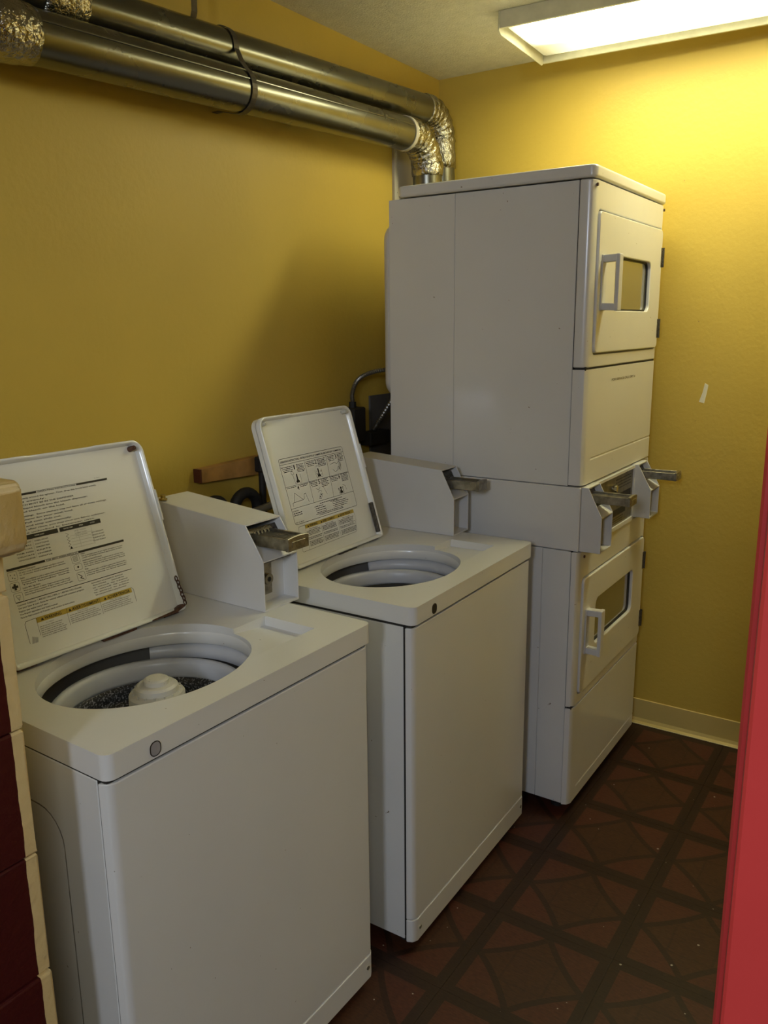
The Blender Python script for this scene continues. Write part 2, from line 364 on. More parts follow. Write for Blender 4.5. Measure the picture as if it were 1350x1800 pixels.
# paint chip on the back wall
bm = bmesh.new(); add_prism(bm, [(1.078, 1.285), (1.096, 1.281), (1.102, 1.315), (1.106, 1.345), (1.094, 1.352), (1.088, 1.318)], 1, YB - 0.0008, YB + 0.001)
done('paint_chip', bm, CHIP, wall_back, label='pale bare patch where the paint has chipped')
# vinyl baseboard with a coved toe
bm = bmesh.new(); add_prism(bm, [(YB - 0.0001, 0.0), (YB - 0.0001, 0.1), (YB - 0.0045, 0.098), (YB - 0.005, 0.02), (YB - 0.009, 0.008), (YB - 0.018, 0.0)], 0, 0.0, XR)
baseboard = struct(done('baseboard_back', bm, mat('yellow_baseboard', (0.60, 0.46, 0.16), 0.35, var=0.05)))
bm = bmesh.new(); add_box(bm, 0, XR, YB - 0.021, YB - 0.017, -0.003, 0.0015)
struct(done('trim_1', bm, mat('sealant', (0.62, 0.55, 0.32), 0.6)))

# floor tiles
TS = 0.318
full = None
for i in range(-4, 5):
    for j in range(-6, 5):
        cx = 0.948 + TS * (i + 0.5); cy = 1.08 + TS * (j + 0.5)
        g = 0.0004
        a0, a1 = max(cx - TS / 2 + g, 0.0), min(cx + TS / 2 - g, XR); b0, b1 = max(cy - TS / 2 + g, -0.9), min(cy + TS / 2 - g, YB)
        if a1 - a0 < 0.02 or b1 - b0 < 0.02: continue
        isfull = abs(a1 - a0 - TS + 2 * g) < 1e-6 and abs(b1 - b0 - TS + 2 * g) < 1e-6
        if isfull and full:
            o = full.copy(); COL.objects.link(o); o.parent = floor; o.location = (cx, cy, 0)
        else:
            bm = bmesh.new(); add_box(bm, a0 - cx, a1 - cx, b0 - cy, b1 - cy, -0.0032, 0.0)
            o = done('floor_tile', bm, FLOORM, floor); o.location = (cx, cy, 0)
            if isfull: full = o

# half-height block wall at the doorway, painted red on the hall side
hw = bpy.data.objects.new('wall_doorway', None); COL.objects.link(hw); struct(hw); hw.location = (0.4, -0.2, 0)
bm = bmesh.new(); add_box(bm, -0.38, 0.347, -0.09, 0.095, 0.0, 1.27); done('mortar_core', bm, JAMBM, hw)
for k in range(7):
    z0 = 0.012 + 0.2 * k - (0.0 if k else 0.010); z1 = 0.012 + 0.2 * (k + 1) - 0.004
    if k == 6: z1 = 1.272
    off = random.uniform(-0.002, 0.002)
    xs = [-0.38, 0.15, 0.355 + off] if k % 2 else [-0.38, -0.05, 0.355 + off]
    for a, b in zip(xs, xs[1:]):
        bm = bmesh.new(); add_box(bm, a + 0.003, b - 0.0, -0.1, 0.1, z0, z1, 0.0035, 2)
        for v in bm.verts: v.co += Vector((random.uniform(-1, 1), random.uniform(-1, 1), random.uniform(-1, 1))) * 0.0012
        done('block', bm, JAMBM, hw)
# overhanging cap block with chipped lower corner
bm = bmesh.new(); add_prism(bm, [(-0.38, 1.272), (0.352, 1.272), (0.372, 1.268), (0.394, 1.276), (0.401, 1.290), (0.400, 1.360), (0.392, 1.370), (-0.38, 1.376)], 1, -0.13, 0.108, 0.004, 2)
bmesh.ops.subdivide_edges(bm, edges=bm.edges[:], cuts=2, use_grid_fill=True)
for v in bm.verts: v.co += Vector((random.uniform(-1, 1), random.uniform(-1, 1), random.uniform(-1, 1))) * 0.0009
done('cap_block', bm, JAMBM, hw, smooth=True, label='yellow painted cap block overhanging the block wall')

# red steel door jamb on the right of the doorway
bm = bmesh.new(); add_box(bm, 1.706, 1.738, -0.2, -0.09, 0.0, 2.12, 0.003, 2); add_box(bm, 1.700, 1.742, -0.188, -0.155, 0.0, 2.12, 0.002, 1)
dr = struct(done('door_1', bm, REDP))

# ------------------------------------------------------------------ ceiling light
lt = thing('ceiling_light', 'long fluorescent ceiling light with glowing diffuser and beige end plate against the back wall', 'light', (0.515, 2.03, ZC), 0.05)
bm = bmesh.new(); add_box(bm, 0.0, 1.27, -0.17, 0.20, -0.030, 0.0, 0.002); done('housing', bm, FIXM, lt)
bm = bmesh.new(); add_prism(bm, [(-0.188, -0.002), (0.212, -0.002), (0.212, -0.056), (0.195, -0.066), (-0.170, -0.066), (-0.188, -0.056)], 0, -0.004, 0.0, 0.0008, 1); done('end_plate', bm, FIXM, lt, label='beige end plate of the light')
ep = bpy.data.objects[-1]
bm = bmesh.new(); add_prism(bm, [(-0.188, -0.002), (0.212, -0.002), (0.212, -0.056), (0.195, -0.066), (-0.170, -0.066), (-0.188, -0.056)], 0, 1.27, 1.274, 0.0008, 1); done('end_plate', bm, FIXM, lt, label='far end plate of the light')
bm = bmesh.new(); add_prism(bm, [(-0.168, -0.0305), (-0.170, -0.036), (-0.15, -0.042), (0.17, -0.042), (0.200, -0.036), (0.200, -0.0305)], 0, 0.012, 1.262, 0.003, 2); done('diffuser', bm, GLOW, lt, label='glowing yellow-white diffuser')
bm = bmesh.new(); add_box(bm, 0.0, 1.27, -0.184, -0.174, -0.050, -0.0005, 0.001); add_box(bm, 0.0, 1.27, 0.203, 0.211, -0.058, -0.0005, 0.001); done('side_rail', bm, FIXM, lt)

# ------------------------------------------------------------------ vent ducts
def elbow_pts(x, y0, z, y1, zend, R=0.075):
    P = [(x, y0, z)]
    for i in range(0, 9):
        t = i / 8 * PI / 2; P.append((x, y1 - R + R * math.sin(t), z - R + R * math.cos(t)))
    P.append((x, y1, zend)); return P
def duct(name, label, x, y_e, z, slope, r, yj, y_d, drop, seam, band):
    t = thing(name, label, 'duct', (x, y_e, z), 0); t.rotation_euler = (math.atan(slope), 0, 0)
    bm = bmesh.new(); add_cyl(bm, (0, yj - y_e, 0), (0, 0, 0), r, 48)
    o = done('straight_pipe', bm, DUCT, t); fin(o, 0.7)
    bm = bmesh.new(); add_cyl(bm, (0, -1.0 - y_e, 0), (0, yj - 0.05 - y_e, 0), r * 0.97, 32); o = done('straight_pipe', bm, DUCT, t); fin(o, 0.7)
    if seam is not None:
        bm = bmesh.new(); a = seam; add_box(bm, r * math.cos(a) - 0.003, r * math.cos(a) + 0.0022, yj - y_e, -0.002, r * math.sin(a) - 0.0015, r * math.sin(a) + 0.0015, 0.0006, 1); done('seam', bm, DUCT, t)
    def crumple(bm, k):
        for v in bm.verts: v.co += Vector((random.uniform(-k, k), random.uniform(-k, k), random.uniform(-k, k)))
    bm = bmesh.new(); pts = [(0, yj - y_e - 0.075 + 0.011 * i, 0) for i in range(11)]
    add_tube(bm, pts, r + 0.003, 36, rf=lambda i: r + 0.004 + (0.004 if 1 < i < 8 else 0)); crumple(bm, 0.0012); done('foil_collar', bm, FOIL, t, True)
    yd = y_d - y_e; RB = yd - 0.012
    P = [(0, -0.03, 0), (0, -0.012, 0)] + [(0, yd - RB + RB * math.sin(k / 8 * PI / 2), -RB + RB * math.cos(k / 8 * PI / 2)) for k in range(9)] + [(0, yd, -RB - 0.02), (0, yd, -drop + 0.10)]
    P = smooth_path(P, 3)
    bm = bmesh.new(); add_tube(bm, P, r, 40, rf=lambda i: r + 0.002 + 0.0018 * math.sin(i * 1.3)); crumple(bm, 0.0016); done('foil_elbow', bm, FOIL, t, True)
    bm = bmesh.new(); add_cyl(bm, (0, yd, -drop - 0.12), (0, yd, -drop + 0.12), r * 0.97, 36); o = done('drop_pipe', bm, DUCT, t); fin(o, 0.7)
    if band:
        c = lambda q: [(math.cos(2 * PI * k / 40) * q, math.sin(2 * PI * k / 40) * q) for k in range(40)]
        bm = bmesh.new(); add_ring(bm, c(r + 0.003), c(r - 0.001), 1, -0.045, -0.028)
        o = done('tape_band', bm, BEIGE, t); fin(o, 0.7)
    return t
duct('vent_duct', 'lower front round metal vent duct with crinkled foil elbow dropping behind the dryers', 0.108, 1.985, 2.227, 0.0415, 0.0555, 0.43, 2.105, 0.18, 0.35, True)
duct('vent_duct', 'upper rear round metal vent duct with foil elbow nearest the back wall', 0.058, 2.190, 2.356, 0.050, 0.0505, 0.60, 2.30, 0.30, None, False)

# perforated hanger straps
def ribbon(path, y0, y1, w_, t_=0.0012):
    bm = bmesh.new(); n = len(path)
    for i in range(n - 1):
        ya = y0 + (y1 - y0) * i / (n - 1); yb = y0 + (y1 - y0) * (i + 1) / (n - 1)
        (xa, za), (xb, zb) = path[i], path[i + 1]
        d = Vector((xb - xa, zb - za)); nn = Vector((-d.y, d.x)).normalized() * t_
        vs = [bm.verts.new(p) for p in ((xa, ya - w_, za), (xa, ya + w_, za), (xb, yb + w_, zb), (xb, yb - w_, zb), (xa + nn.x, ya - w_, za + nn.y), (xa + nn.x, ya + w_, za + nn.y), (xb + nn.x, yb + w_, zb + nn.y), (xb + nn.x, yb - w_, zb + nn.y))]
        for f in ((0, 1, 2, 3), (7, 6, 5, 4), (0, 4, 5, 1), (1, 5, 6, 2), (2, 6, 7, 3), (3, 7, 4, 0)): bm.faces.new([vs[k] for k in f])
    return bm
def arc(cx, cz, r, a0, a1, n=14): return [(cx + r * math.cos(math.radians(a0 + (a1 - a0) * i / n)), cz + r * math.sin(math.radians(a0 + (a1 - a0) * i / n))) for i in range(n + 1)]
p1 = arc(0.058, 2.3015, 0.0530, 100, -10, 10) + [(0.128, 2.256)] + arc(0.108, 2.191, 0.0585, 55, -110, 14) + [(0.03, 2.150), (0.004, 2.15)]
tag(done('hanger_strap', ribbon(p1, 1.095, 1.115, 0.010), STRAP), 'dark perforated strap wrapped round the front of both ducts', 'strap')
p2 = [(0.075, ZC - 0.001), (0.072, 2.42), (0.068, 2.362), (0.060, 2.3495), (0.04, 2.349)]
tag(done('hanger_strap', ribbon(p2, 0.99, 1.0, 0.010), STRAP), 'dark strap hanging straight down from the ceiling to the upper duct', 'strap')

# beige board on the left wall behind the ducts
bm = bmesh.new(); add_box(bm, 0.0, 0.012, 2.035, 2.36, 1.0, 2.205, 0.001, 1)
for y_, z_ in ((2.05, 2.19), (2.055, 2.05)): add_cyl(bm, (0.010, y_, z_), (0.0135, y_, z_), 0.004, 8)
tag(done('wall_board', bm, BEIGE), 'narrow beige board fixed upright to the wall behind the stacked dryers', 'board')

# ------------------------------------------------------------------ coin box (a part of its machine)
def coin_box(parent, xb, xt, xc, zc, z0, ztb, ztf, y0, y1, zs, xs, slide_w, slide_h, label, bolt=False):
    cb = bpy.data.objects.new('coin_box', None); COL.objects.link(cb); cb.parent = parent; cb['label'] = label
    t = 0.003
    prof = [(xb, z0), (xc, z0), (xc, zc), (xt, ztf), (xb, ztb)]
    bm = bmesh.new(); add_prism(bm, prof, 1, y0, y0 + t, 0.0008, 1); add_prism(bm, prof, 1, y1 - t, y1, 0.0008, 1)
    add_prism(bm, [(xb, ztb), (xt, ztf), (xt, ztf - t), (xb, ztb - t)], 1, y0 + t, y1 - t)
    add_prism(bm, [(xb, z0), (xc, z0), (xc, z0 + t * 1.5), (xb, z0 + t * 1.5)], 1, y0 + t, y1 - t)
    add_box(bm, xb, xb + t, y0 + t, y1 - t, z0 + t, ztb - t)
    add_prism(bm, [(xc, zc), (xc, zc - 0.003), (xc - 0.04, zc + 0.018), (xc - 0.05, zc + 0.03), (xc - 0.047, zc + 0.032), (xc - 0.038, zc + 0.022)], 1, y0 + t, y1 - t)
    done('coin_case', bm, METAL_WHITE, cb)
    if bolt:
        bm = bmesh.new(); add_cyl(bm, (xb + 0.03, y0 + 0.012, ztb - 0.001), (xb + 0.03, y0 + 0.012, ztb + 0.012), 0.006, 12); add_cyl(bm, (xb + 0.03, y0 + 0.012, ztb - 0.001), (xb + 0.03, y0 + 0.012, ztb + 0.003), 0.010, 12); done('bolt', bm, mat('brass', (0.5, 0.38, 0.12), 0.3, metal=1.0), cb, label='brass bolt on top of the coin box')
    # front recess and lock
    xr = xc - 0.045
    bm = bmesh.new(); add_box(bm, xr - 0.004, xr, y0 + t, y1 - t, z0 + t, zc + 0.012); done('recess_plate', bm, METAL_WHITE, cb)
    ym, zm = (y0 + y1) / 2 - 0.01, z0 + (zc - z0) * 0.52
    bm = bmesh.new(); add_box(bm, xr, xr + 0.004, ym - 0.028, ym + 0.022, zm - 0.04, zm + 0.046, 0.001, 1)
    add_cyl(bm, (xr, ym, zm), (xr + 0.016, ym, zm), 0.0135, 20); done('lock', bm, MECH, cb, label='round steel lock')
    bm = bmesh.new(); add_cyl(bm, (xr + 0.0155, ym, zm), (xr + 0.0168, ym, zm), 0.006, 12); add_box(bm, xr + 0.0168, xr + 0.0174, ym - 0.0008, ym + 0.0008, zm - 0.005, zm + 0.005); done('keyway', bm, BLACK, cb)
    # recessed slide plate parallel to the sloping opening
    d = Vector((xc - xt, zc - ztf)).normalized(); nn = Vector((d.y, -d.x))
    if nn.x > 0: nn = -nn
    a = Vector((xt, ztf)) + nn * 0.022 + d * 0.0; b = Vector((xc, zc)) + nn * 0.022
    a = a + d * 0.006; b = b - d * 0.0
    bm = bmesh.new(); a2, b2 = a + nn * 0.004, b + nn * 0.004
    add_prism(bm, [(a.x, a.y), (b.x, b.y), (b2.x, b2.y), (a2.x, a2.y)], 1, y0 + t, y1 - t)
    L = (b - a).length
    for k in range(9):
        yy = y0 + t + 0.010 + (y1 - y0 - 0.026) * k / 8
        for q in (0.12, 0.30):
            c = a + d * L * q - nn * 0.003; e = c + d * L * 0.12
            add_prism(bm, [(c.x, c.y), (e.x, e.y), (e.x + nn.x * .004, e.y + nn.y * .004), (c.x + nn.x * .004, c.y + nn.y * .004)], 1, yy - 0.0022, yy + 0.0022)
    done('slide_plate', bm, MECHD, cb, label='dark ridged coin slide plate')
    # pushed-out slide
    yc = (y0 + y1) / 2; ya, yb = yc - slide_w / 2, yc + slide_w / 2; xi = min(xt, xc) - 0.012
    bm = bmesh.new(); add_box(bm, xi, xs - 0.006, ya, yb, zs - slide_h, zs - 0.006, 0.0012, 1)
    add_box(bm, xi, xs - 0.004, ya, ya + 0.006, zs - 0.008, zs, 0.0008, 1); add_box(bm, xi, xs - 0.004, yb - 0.006, yb, zs - 0.008, zs, 0.0008, 1)
    add_prism(bm, [(ya - 0.001, zs - slide_h - 0.001), (yb + 0.001, zs - slide_h - 0.001), (yb + 0.001, zs + 0.002), (yc + 0.01, zs + 0.0045), (yc - 0.01, zs + 0.0045), (ya - 0.001, zs + 0.002)], 0, xs - 0.008, xs, 0.001, 1)
    add_box(bm, xs - 0.001, xs + 0.0012, ya + 0.012, yb - 0.012, zs - slide_h * 0.75, zs - slide_h * 0.25, 0.0005, 1)
    for k in range(5): add_box(bm, xi + 0.05, xs - 0.02, ya + 0.014 + k * (slide_w - 0.03) / 4, ya + 0.016 + k * (slide_w - 0.03) / 4, zs - 0.0065, zs - 0.0045)
    done('coin_slide', bm, MECH, cb, label='worn metal coin slide sticking out')
    return cb

# ------------------------------------------------------------------ washing machines
W, ZD = 0.694, 0.928
def washer(label, x, y, rz, hx, tx, lu0, lu1, agit, which):
    t = thing('washing_machine', label, 'washing machine', (x, y, 0), rz, 'top-loading washers')
    XB = -0.665
    # cabinet: sides and back, with the pressed outline on the near side
    bm = bmesh.new()
    add_box(bm, XB, -0.0295, 0.004, 0.009, 0.03, 0.8752, 0.0015, 1); add_box(bm, XB, -0.0295, W - 0.009, W - 0.004, 0.03, 0.8752, 0.0015, 1)
    add_box(bm, XB, XB + 0.006, 0.01, W - 0.01, 0.03, 0.875)
    for yy, s in ((0.004, -1), (W - 0.004, 1)):
        add_prism(bm, rrect(XB + 0.0665, -0.137, 0.0745, 0.7755, 0.0605), 1, yy - s * 0.001, yy + s * 0.0008)
    done('cabinet', bm, ENAMEL, t)
    for yy, s in ((0.004, -1), (W - 0.004, 1)):
        bm = bmesh.new(); add_ring(bm, rrect(XB + 0.064, -0.1345, 0.072, 0.778, 0.063), rrect(XB + 0.0665, -0.137, 0.0745, 0.7755, 0.0605), 1, yy, yy + s * 0.0005); done('pressed_line', bm, LINE_DK, t, label='dark pressed line on the side panel')
    bm = bmesh.new()  # added dark strips behind the gaps stand in for seam shade
    for ya, yb in ((0.0052, 0.016), (W - 0.016, W - 0.0052)): add_box(bm, -0.0292, -0.0228, ya, yb, 0.04, 0.886)
    add_ring(bm, rrect(XB + 0.008, -0.006, 0.0052, W - 0.0052, 0.006, 2), rrect(XB + 0.014, -0.012, 0.012, W - 0.012, 0.004, 2), 2, 0.8758, 0.886)
    add_box(bm, -0.016, -0.009, 0.012, W - 0.012, 0.05, 0.12)
    done('seam_shade', bm, BLACKHOLE, t, label='added dark strips standing in for shade in the panel seams')
    # front panel with rounded upright corners, and toe panel below
    def cshape(z0, z1, px, bev):
        bm = bmesh.new(); P = [(-0.0225, 0.0), (px - 0.020, 0.0), (px - 0.008, 0.005), (px, 0.018), (px, W - 0.018), (px - 0.008, W - 0.005), (px - 0.020, W), (-0.0225, W)]
        add_prism(bm, P, 2, z0, z1, bev, 2); return bm
    o = done('front_panel', cshape(0.094, 0.8752, 0.0, 0.0025), ENAMEL, t); fin(o, 0.9)
    o = done('toe_panel', cshape(0.028, 0.0915, 0.0015, 0.002), ENAMEL, t); fin(o, 0.9)
    for yy in (0.03, W - 0.03):
        bm = bmesh.new(); add_cyl(bm, (0.001, yy, 0.062), (0.0035, yy, 0.062), 0.005, 12); add_box(bm, 0.0035, 0.0040, yy - 0.003, yy + 0.003, 0.0612, 0.0628); done('screw', bm, MECH, t)
    # deck with bowl opening and dispenser recess
    b = bmesh.new(); add_prism(b, rrect(XB, 0.004, -0.001, W + 0.001, 0.018, 5), 2, 0.884, ZD)
    CX, CY, AX, AY = -0.236, 0.283, 0.183, 0.221
    c1 = bmesh.new(); add_prism(c1, [(CX + (AX - 0.004) * math.cos(2 * PI * k / 72), CY + (AY - 0.004) * math.sin(2 * PI * k / 72)) for k in range(72)], 2, 0.80, 1.0)
    c2 = bmesh.new(); add_prism(c2, [(0.598, 0.906), (0.603, 1.0), (0.43, 1.0), (0.40, 0.9278), (0.48, 0.921), (0.560, 0.908)], 0, -0.222, -0.078)
    me = boolean(b, [c1, c2], 0.007, 3); fin(link('deck', me, ENAMEL, t), 0.9)
    # turned-down lip of the opening
    bm = bmesh.new(); add_lathe(bm, [(1.012, ZD - 0.0105), (0.990, ZD - 0.013), (0.972, ZD - 0.024), (0.965, ZD - 0.042), (0.985, ZD - 0.046)], CX, CY, AX, AY, 72); done('bowl_lip', bm, ENAMEL, t, True)
    # tub behind, splash ring with a break, balance ring, basket
    bm = bmesh.new(); add_lathe(bm, [(0.222, 0.883), (0.222, 0.42), (0.0, 0.42)], CX, CY, 1, 1.08, 48); done('outer_tub', bm, TUBM, t, True)
    bm = bmesh.new(); add_lathe(bm, [(0.214, 0.880), (0.208, 0.880), (0.200, 0.866), (0.196, 0.850), (0.204, 0.848), (0.214, 0.868), (0.214, 0.880)], CX, CY, 1, 1.07, 60, math.radians(-125), math.radians(143)); done('splash_ring', bm, RING, t, True)
    bm = bmesh.new(); add_lathe(bm, [(0.192, 0.836), (0.190, 0.850), (0.183, 0.857), (0.175, 0.855), (0.171, 0.846), (0.167, 0.822), (0.170, 0.814), (0.192, 0.812), (0.192, 0.836)], CX, CY, 1, 1.04, 64); done('balance_ring', bm, RING, t, True)
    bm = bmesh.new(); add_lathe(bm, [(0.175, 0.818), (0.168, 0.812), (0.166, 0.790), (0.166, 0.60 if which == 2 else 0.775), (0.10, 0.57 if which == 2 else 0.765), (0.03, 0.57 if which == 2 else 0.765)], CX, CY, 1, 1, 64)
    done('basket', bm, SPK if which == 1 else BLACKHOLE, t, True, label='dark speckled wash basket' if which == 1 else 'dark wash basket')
    if agit:
        ax, ay = CX + 0.012, CY + 0.004
        bm = bmesh.new(); add_lathe(bm, [(0.0, 0.896), (0.019, 0.895), (0.024, 0.892), (0.0245, 0.884), (0.036, 0.883), (0.041, 0.879), (0.0425, 0.869), (0.0505, 0.867), (0.054, 0.862), (0.0545, 0.842), (0.050, 0.834), (0.047, 0.832), (0.047, 0.76), (0.06, 0.70), (0.10, 0.62), (0.10, 0.60)], ax, ay, 1, 1, 48)
        for k in range(16):
            a = k * PI / 8; add_box(bm, ax + 0.0465 * math.cos(a) - 0.0012, ax + 0.0465 * math.cos(a) + 0.0012, ay + 0.0465 * math.sin(a) - 0.0012, ay + 0.0465 * math.sin(a) + 0.0012, 0.864, 0.872)
        o = done('agitator', bm, AGI, t, label='cream ribbed agitator cap'); fin(o, 0.35)
    # badge on the deck front
    bm = bmesh.new(); add_prism(bm, rrect(0.084, 0.103, 0.889, 0.912, 0.0085, 5), 0, 0.002, 0.0050 if which == 1 else 0.0044)
    done('badge', bm, mat('badge_grey', (0.33, 0.32, 0.33), 0.4) if which == 1 else BLACK, t, label='grey rounded badge on the deck edge' if which == 1 else 'black oval plug on the deck edge')
    bm = bmesh.new(); add_ring(bm, rrect(0.0825, 0.1045, 0.8875, 0.9135, 0.010, 5), rrect(0.084, 0.103, 0.889, 0.912, 0.0085, 5), 0, 0.0035, 0.0052); done('badge_rim', bm, MECHD, t)
    # feet
    for fx in (-0.05, XB + 0.06):
        for fy in (0.05, W - 0.05):
            bm = bmesh.new(); add_cyl(bm, (fx, fy, 0.0), (fx, fy, 0.012), 0.02, 16); add_cyl(bm, (fx, fy, 0.01), (fx, fy, 0.034), 0.008, 10); done('foot', bm, BLACK, t)
    # coin box
    if which == 1: coin_box(t, -0.60, -0.285, -0.234, 1.048, ZD + 0.0005, 1.152, 1.126, 0.613, 0.731, 1.101, -0.178, 0.070, 0.027, 'white steel coin box on the deck with pushed-out slide', True)
    else: coin_box(t, -0.60, -0.275, -0.231, 1.045, ZD + 0.0005, 1.152, 1.130, 0.633, 0.731, 1.099, -0.158, 0.058, 0.027, 'white steel coin box on the deck with pushed-out slide')
    # ------- lid
    P0 = Vector((hx, 0, 0.937)); V = Vector((tx - hx, 0, 0.38)).normalized(); N = Vector((V.z, 0, -V.x)); LL = 0.396 if which == 1 else 0.408
    lid = bpy.data.objects.new('lid', None); COL.objects.link(lid); lid.parent = t; lid['label'] = 'open white lid with printed instructions'
    def f(u, v, n=0.0): q = P0 + V * v + N * n; return (q.x, u, q.z)
    def lidmesh(bm, name, m, smooth=False, label=None):
        for v in bm.verts: v.co = Vector(f(v.co.x, v.co.y, v.co.z))
        return done(name, bm, m, lid, smooth, label)
    bm = bmesh.new(); add_prism(bm, lid_outline(lu0, lu1, -0.004, LL, 0.028, 0.010), 2, -0.020, -0.0035, 0.0)
    o = lidmesh(bm, 'lid_panel', ENAMEL_L); fin(o, 0.7)
    # raised rim, its top edge dipped in the middle for the fingers
    o_ = lid_outline(lu0, lu1, -0.004, LL, 0.028, 0.010); i_ = lid_outline(lu0 + 0.006, lu1 - 0.006, 0.002, LL - 0.006, 0.022, 0.005)
    def dense(pts):
        q = []
        for a, b_ in zip(pts, pts[1:] + pts[:1]):
            n_ = max(1, int(math.hypot(b_[0] - a[0], b_[1] - a[1]) / 0.012)) if (abs(b_[0] - a[0]) + abs(b_[1] - a[1])) > 0.1 else 1
            for k in range(n_): q.append((a[0] + (b_[0] - a[0]) * k / n_, a[1] + (b_[1] - a[1]) * k / n_))
        return q
    # same count for both outlines
    n_side = 24; oo, ii = [], []
    for k in range(len(o_)):
        a, b_ = o_[k], o_[(k + 1) % len(o_)]; c, d = i_[k], i_[(k + 1) % len(i_)]
        ns = n_side if math.hypot(b_[0] - a[0], b_[1] - a[1]) > 0.1 else 1
        for j in range(ns): oo.append((a[0] + (b_[0] - a[0]) * j / ns, a[1] + (b_[1] - a[1]) * j / ns)); ii.append((c[0] + (d[0] - c[0]) * j / ns, c[1] + (d[1] - c[1]) * j / ns))
    def hgt(p):
        h = 0.012
        if p[1] > LL - 0.02 and lu0 + 0.14 < p[0] < lu0 + 0.29: h = 0.004
        return h
    bm = bmesh.new(); rows = [[bm.verts.new((p[0], p[1], -0.006)) for p in oo], [bm.verts.new((p[0], p[1], hgt(p) - 0.002)) for p in oo], [bm.verts.new(((p[0] * 0.7 + q[0] * 0.3), (p[1] * 0.7 + q[1] * 0.3), hgt(p))) for p, q in zip(oo, ii)], [bm.verts.new((q[0], q[1], hgt(p) - 0.001)) for p, q in zip(oo, ii)], [bm.verts.new((q[0] * 0.97 + (lu0 + lu1) / 2 * 0.03, q[1] * 0.98 + LL / 2 * 0.02, -0.0035)) for q in ii]]
    for A, B in zip(rows, rows[1:]):
        for k in range(len(A)): bm.faces.new((A[k], A[(k + 1) % len(A)], B[(k + 1) % len(A)], B[k]))
    lidmesh(bm, 'lid_rim', ENAMEL_L, True)
    for uu in (lu0 + 0.022, lu1 - 0.026):
        bm = bmesh.new(); add_cyl(bm, (uu, LL - 0.018, -0.0035), (uu, LL - 0.018, 0.0145), 0.0065, 14, 0.005); add_cyl(bm, (uu, LL - 0.018, 0.0145), (uu, LL - 0.018, 0.0165), 0.003, 10)
        lidmesh(bm, 'bumper', RUST if (which == 1 and uu > 0.3) else AGI, label='rusty brown bumper' if (which == 1 and uu > 0.3) else None)
    bm = bmesh.new(); add_box(bm, lu1 - 0.003, lu1 + 0.002, LL * 0.52, LL * 0.70, 0.004, 0.0135, 0.001, 1)
    for q in (0.55, 0.61, 0.67): add_box(bm, lu1 - 0.001, lu1 + 0.0026, LL * q - 0.004, LL * q + 0.004, 0.006, 0.012)
    lidmesh(bm, 'rim_clip', METAL_WHITE)
    # hinge pins and rust line
    for uu in (lu0 + 0.03, lu1 - 0.035):
        bm = bmesh.new(); add_cyl(bm, (hx - 0.004, uu - 0.02, 0.934), (hx - 0.004, uu + 0.02, 0.934), 0.006, 12); done('hinge', bm, RUST if which == 1 else MECHD, lid)
    bm = bmesh.new()
    add_box(bm, hx - 0.012, hx + 0.004, (lu0 + lu1) / 2 - 0.01, (lu0 + lu1) / 2 + 0.075, 0.9275, 0.9325)
    done('latch_bar', bm, RUST if which == 1 else MECHD, lid, label='rusty strip under the lid' if which == 1 else 'dark metal strip under the lid')
    bm = bmesh.new()
    if which == 1:
        # rusty chain hanging at the right hinge corner
        for k in range(7):
            v0 = 0.012 + 0.0095 * k; c = (lu1 - 0.002 - 0.001 * k, v0)
            add_tube(bm, [(c[0] + 0.0035 * math.cos(a), c[1] + 0.0065 * math.sin(a), 0.0115 + 0.0018 * (k % 2)) for a in [i * PI / 6 for i in range(13)]], 0.0014, 6)
        lidmesh(bm, 'chain', RUST, True, 'short rusty chain')
        bm = bmesh.new(); add_prism(bm, [(lu1 - 0.10, -0.0035), (lu1 - 0.03, -0.0035), (lu1 - 0.004, 0.004), (lu1 - 0.010, 0.010), (lu1 - 0.035, 0.0025), (lu1 - 0.10, -0.001)], 2, -0.003, 0.0135); lidmesh(bm, 'rust_patch', RUST)
    else:
        add_box(bm, lu1 - 0.016, lu1 - 0.006, 0.012, 0.105, -0.003, 0.010, 0.002, 1); lidmesh(bm, 'side_stay', MECHD, label='dark worn strip at the lid corner')
    # print
    K, G, Y = Print(), Print(), Print()
    tri = lambda u, v, s: K.poly(((u, v), (u + s, v), (u + s / 2, v + s * 0.85)))
    if which == 1:
        for a, b_ in ((0.118, 0.245), (0.338, 0.415)): K.bar(a, b_, 0.320, 0.3242)
        K.bar(0.245, 0.338, 0.3236, 0.3242); K.text('OPERATING INSTRUCTIONS', 0.248, 0.3203, 0.0027, 0.087)
        G.text('No. 3364 8', 0.384, 0.3275, 0.0022)
        T1 = ('Measure detergent and pour evenly around the agitator. Then, drop the loose load evenly.',
              'Add your load evenly.', 'IF USING BLEACH, BLEACH MUST BE IN THE DISPENSER', 'Carefully pour diluted liquid bleach into the bleach dispenser.', 'Never pour undiluted bleach on the load.',
              'Check for these fabric settings.  Some washers may not have all of these settings.', 'Set the amount of water for your wash load.', 'Push in coin slide. Pull coin slide out.',
              'Washer will start and stop automatically.', 'If wash light goes on after rinse, you may now use fabric softener.', 'Washer will be unlocked in between uses.')
        R1 = (.385, .262, .325, .357, .30, .40, .315, .285, .308, .388, .360)
        for k, (s_, e) in enumerate(zip(T1, R1)):
            vv = 0.3122 - 0.0066 * k - (0.0022 if k > 4 else 0); K.text(s_, 0.122, vv, 0.0030, e - 0.122)
        K.bar(0.125, 0.2685, 0.2325, 0.2415); K.bar(0.2725, 0.371, 0.2325, 0.2415)
        for a, s_ in ((0.150, 'FABRIC'), (0.216, 'WASH LOAD'), (0.281, 'WATER TEMP'), (0.318, 'SPEED'), (0.345, 'CYCLE')): Y.text(s_, a, 0.2360, 0.0026)
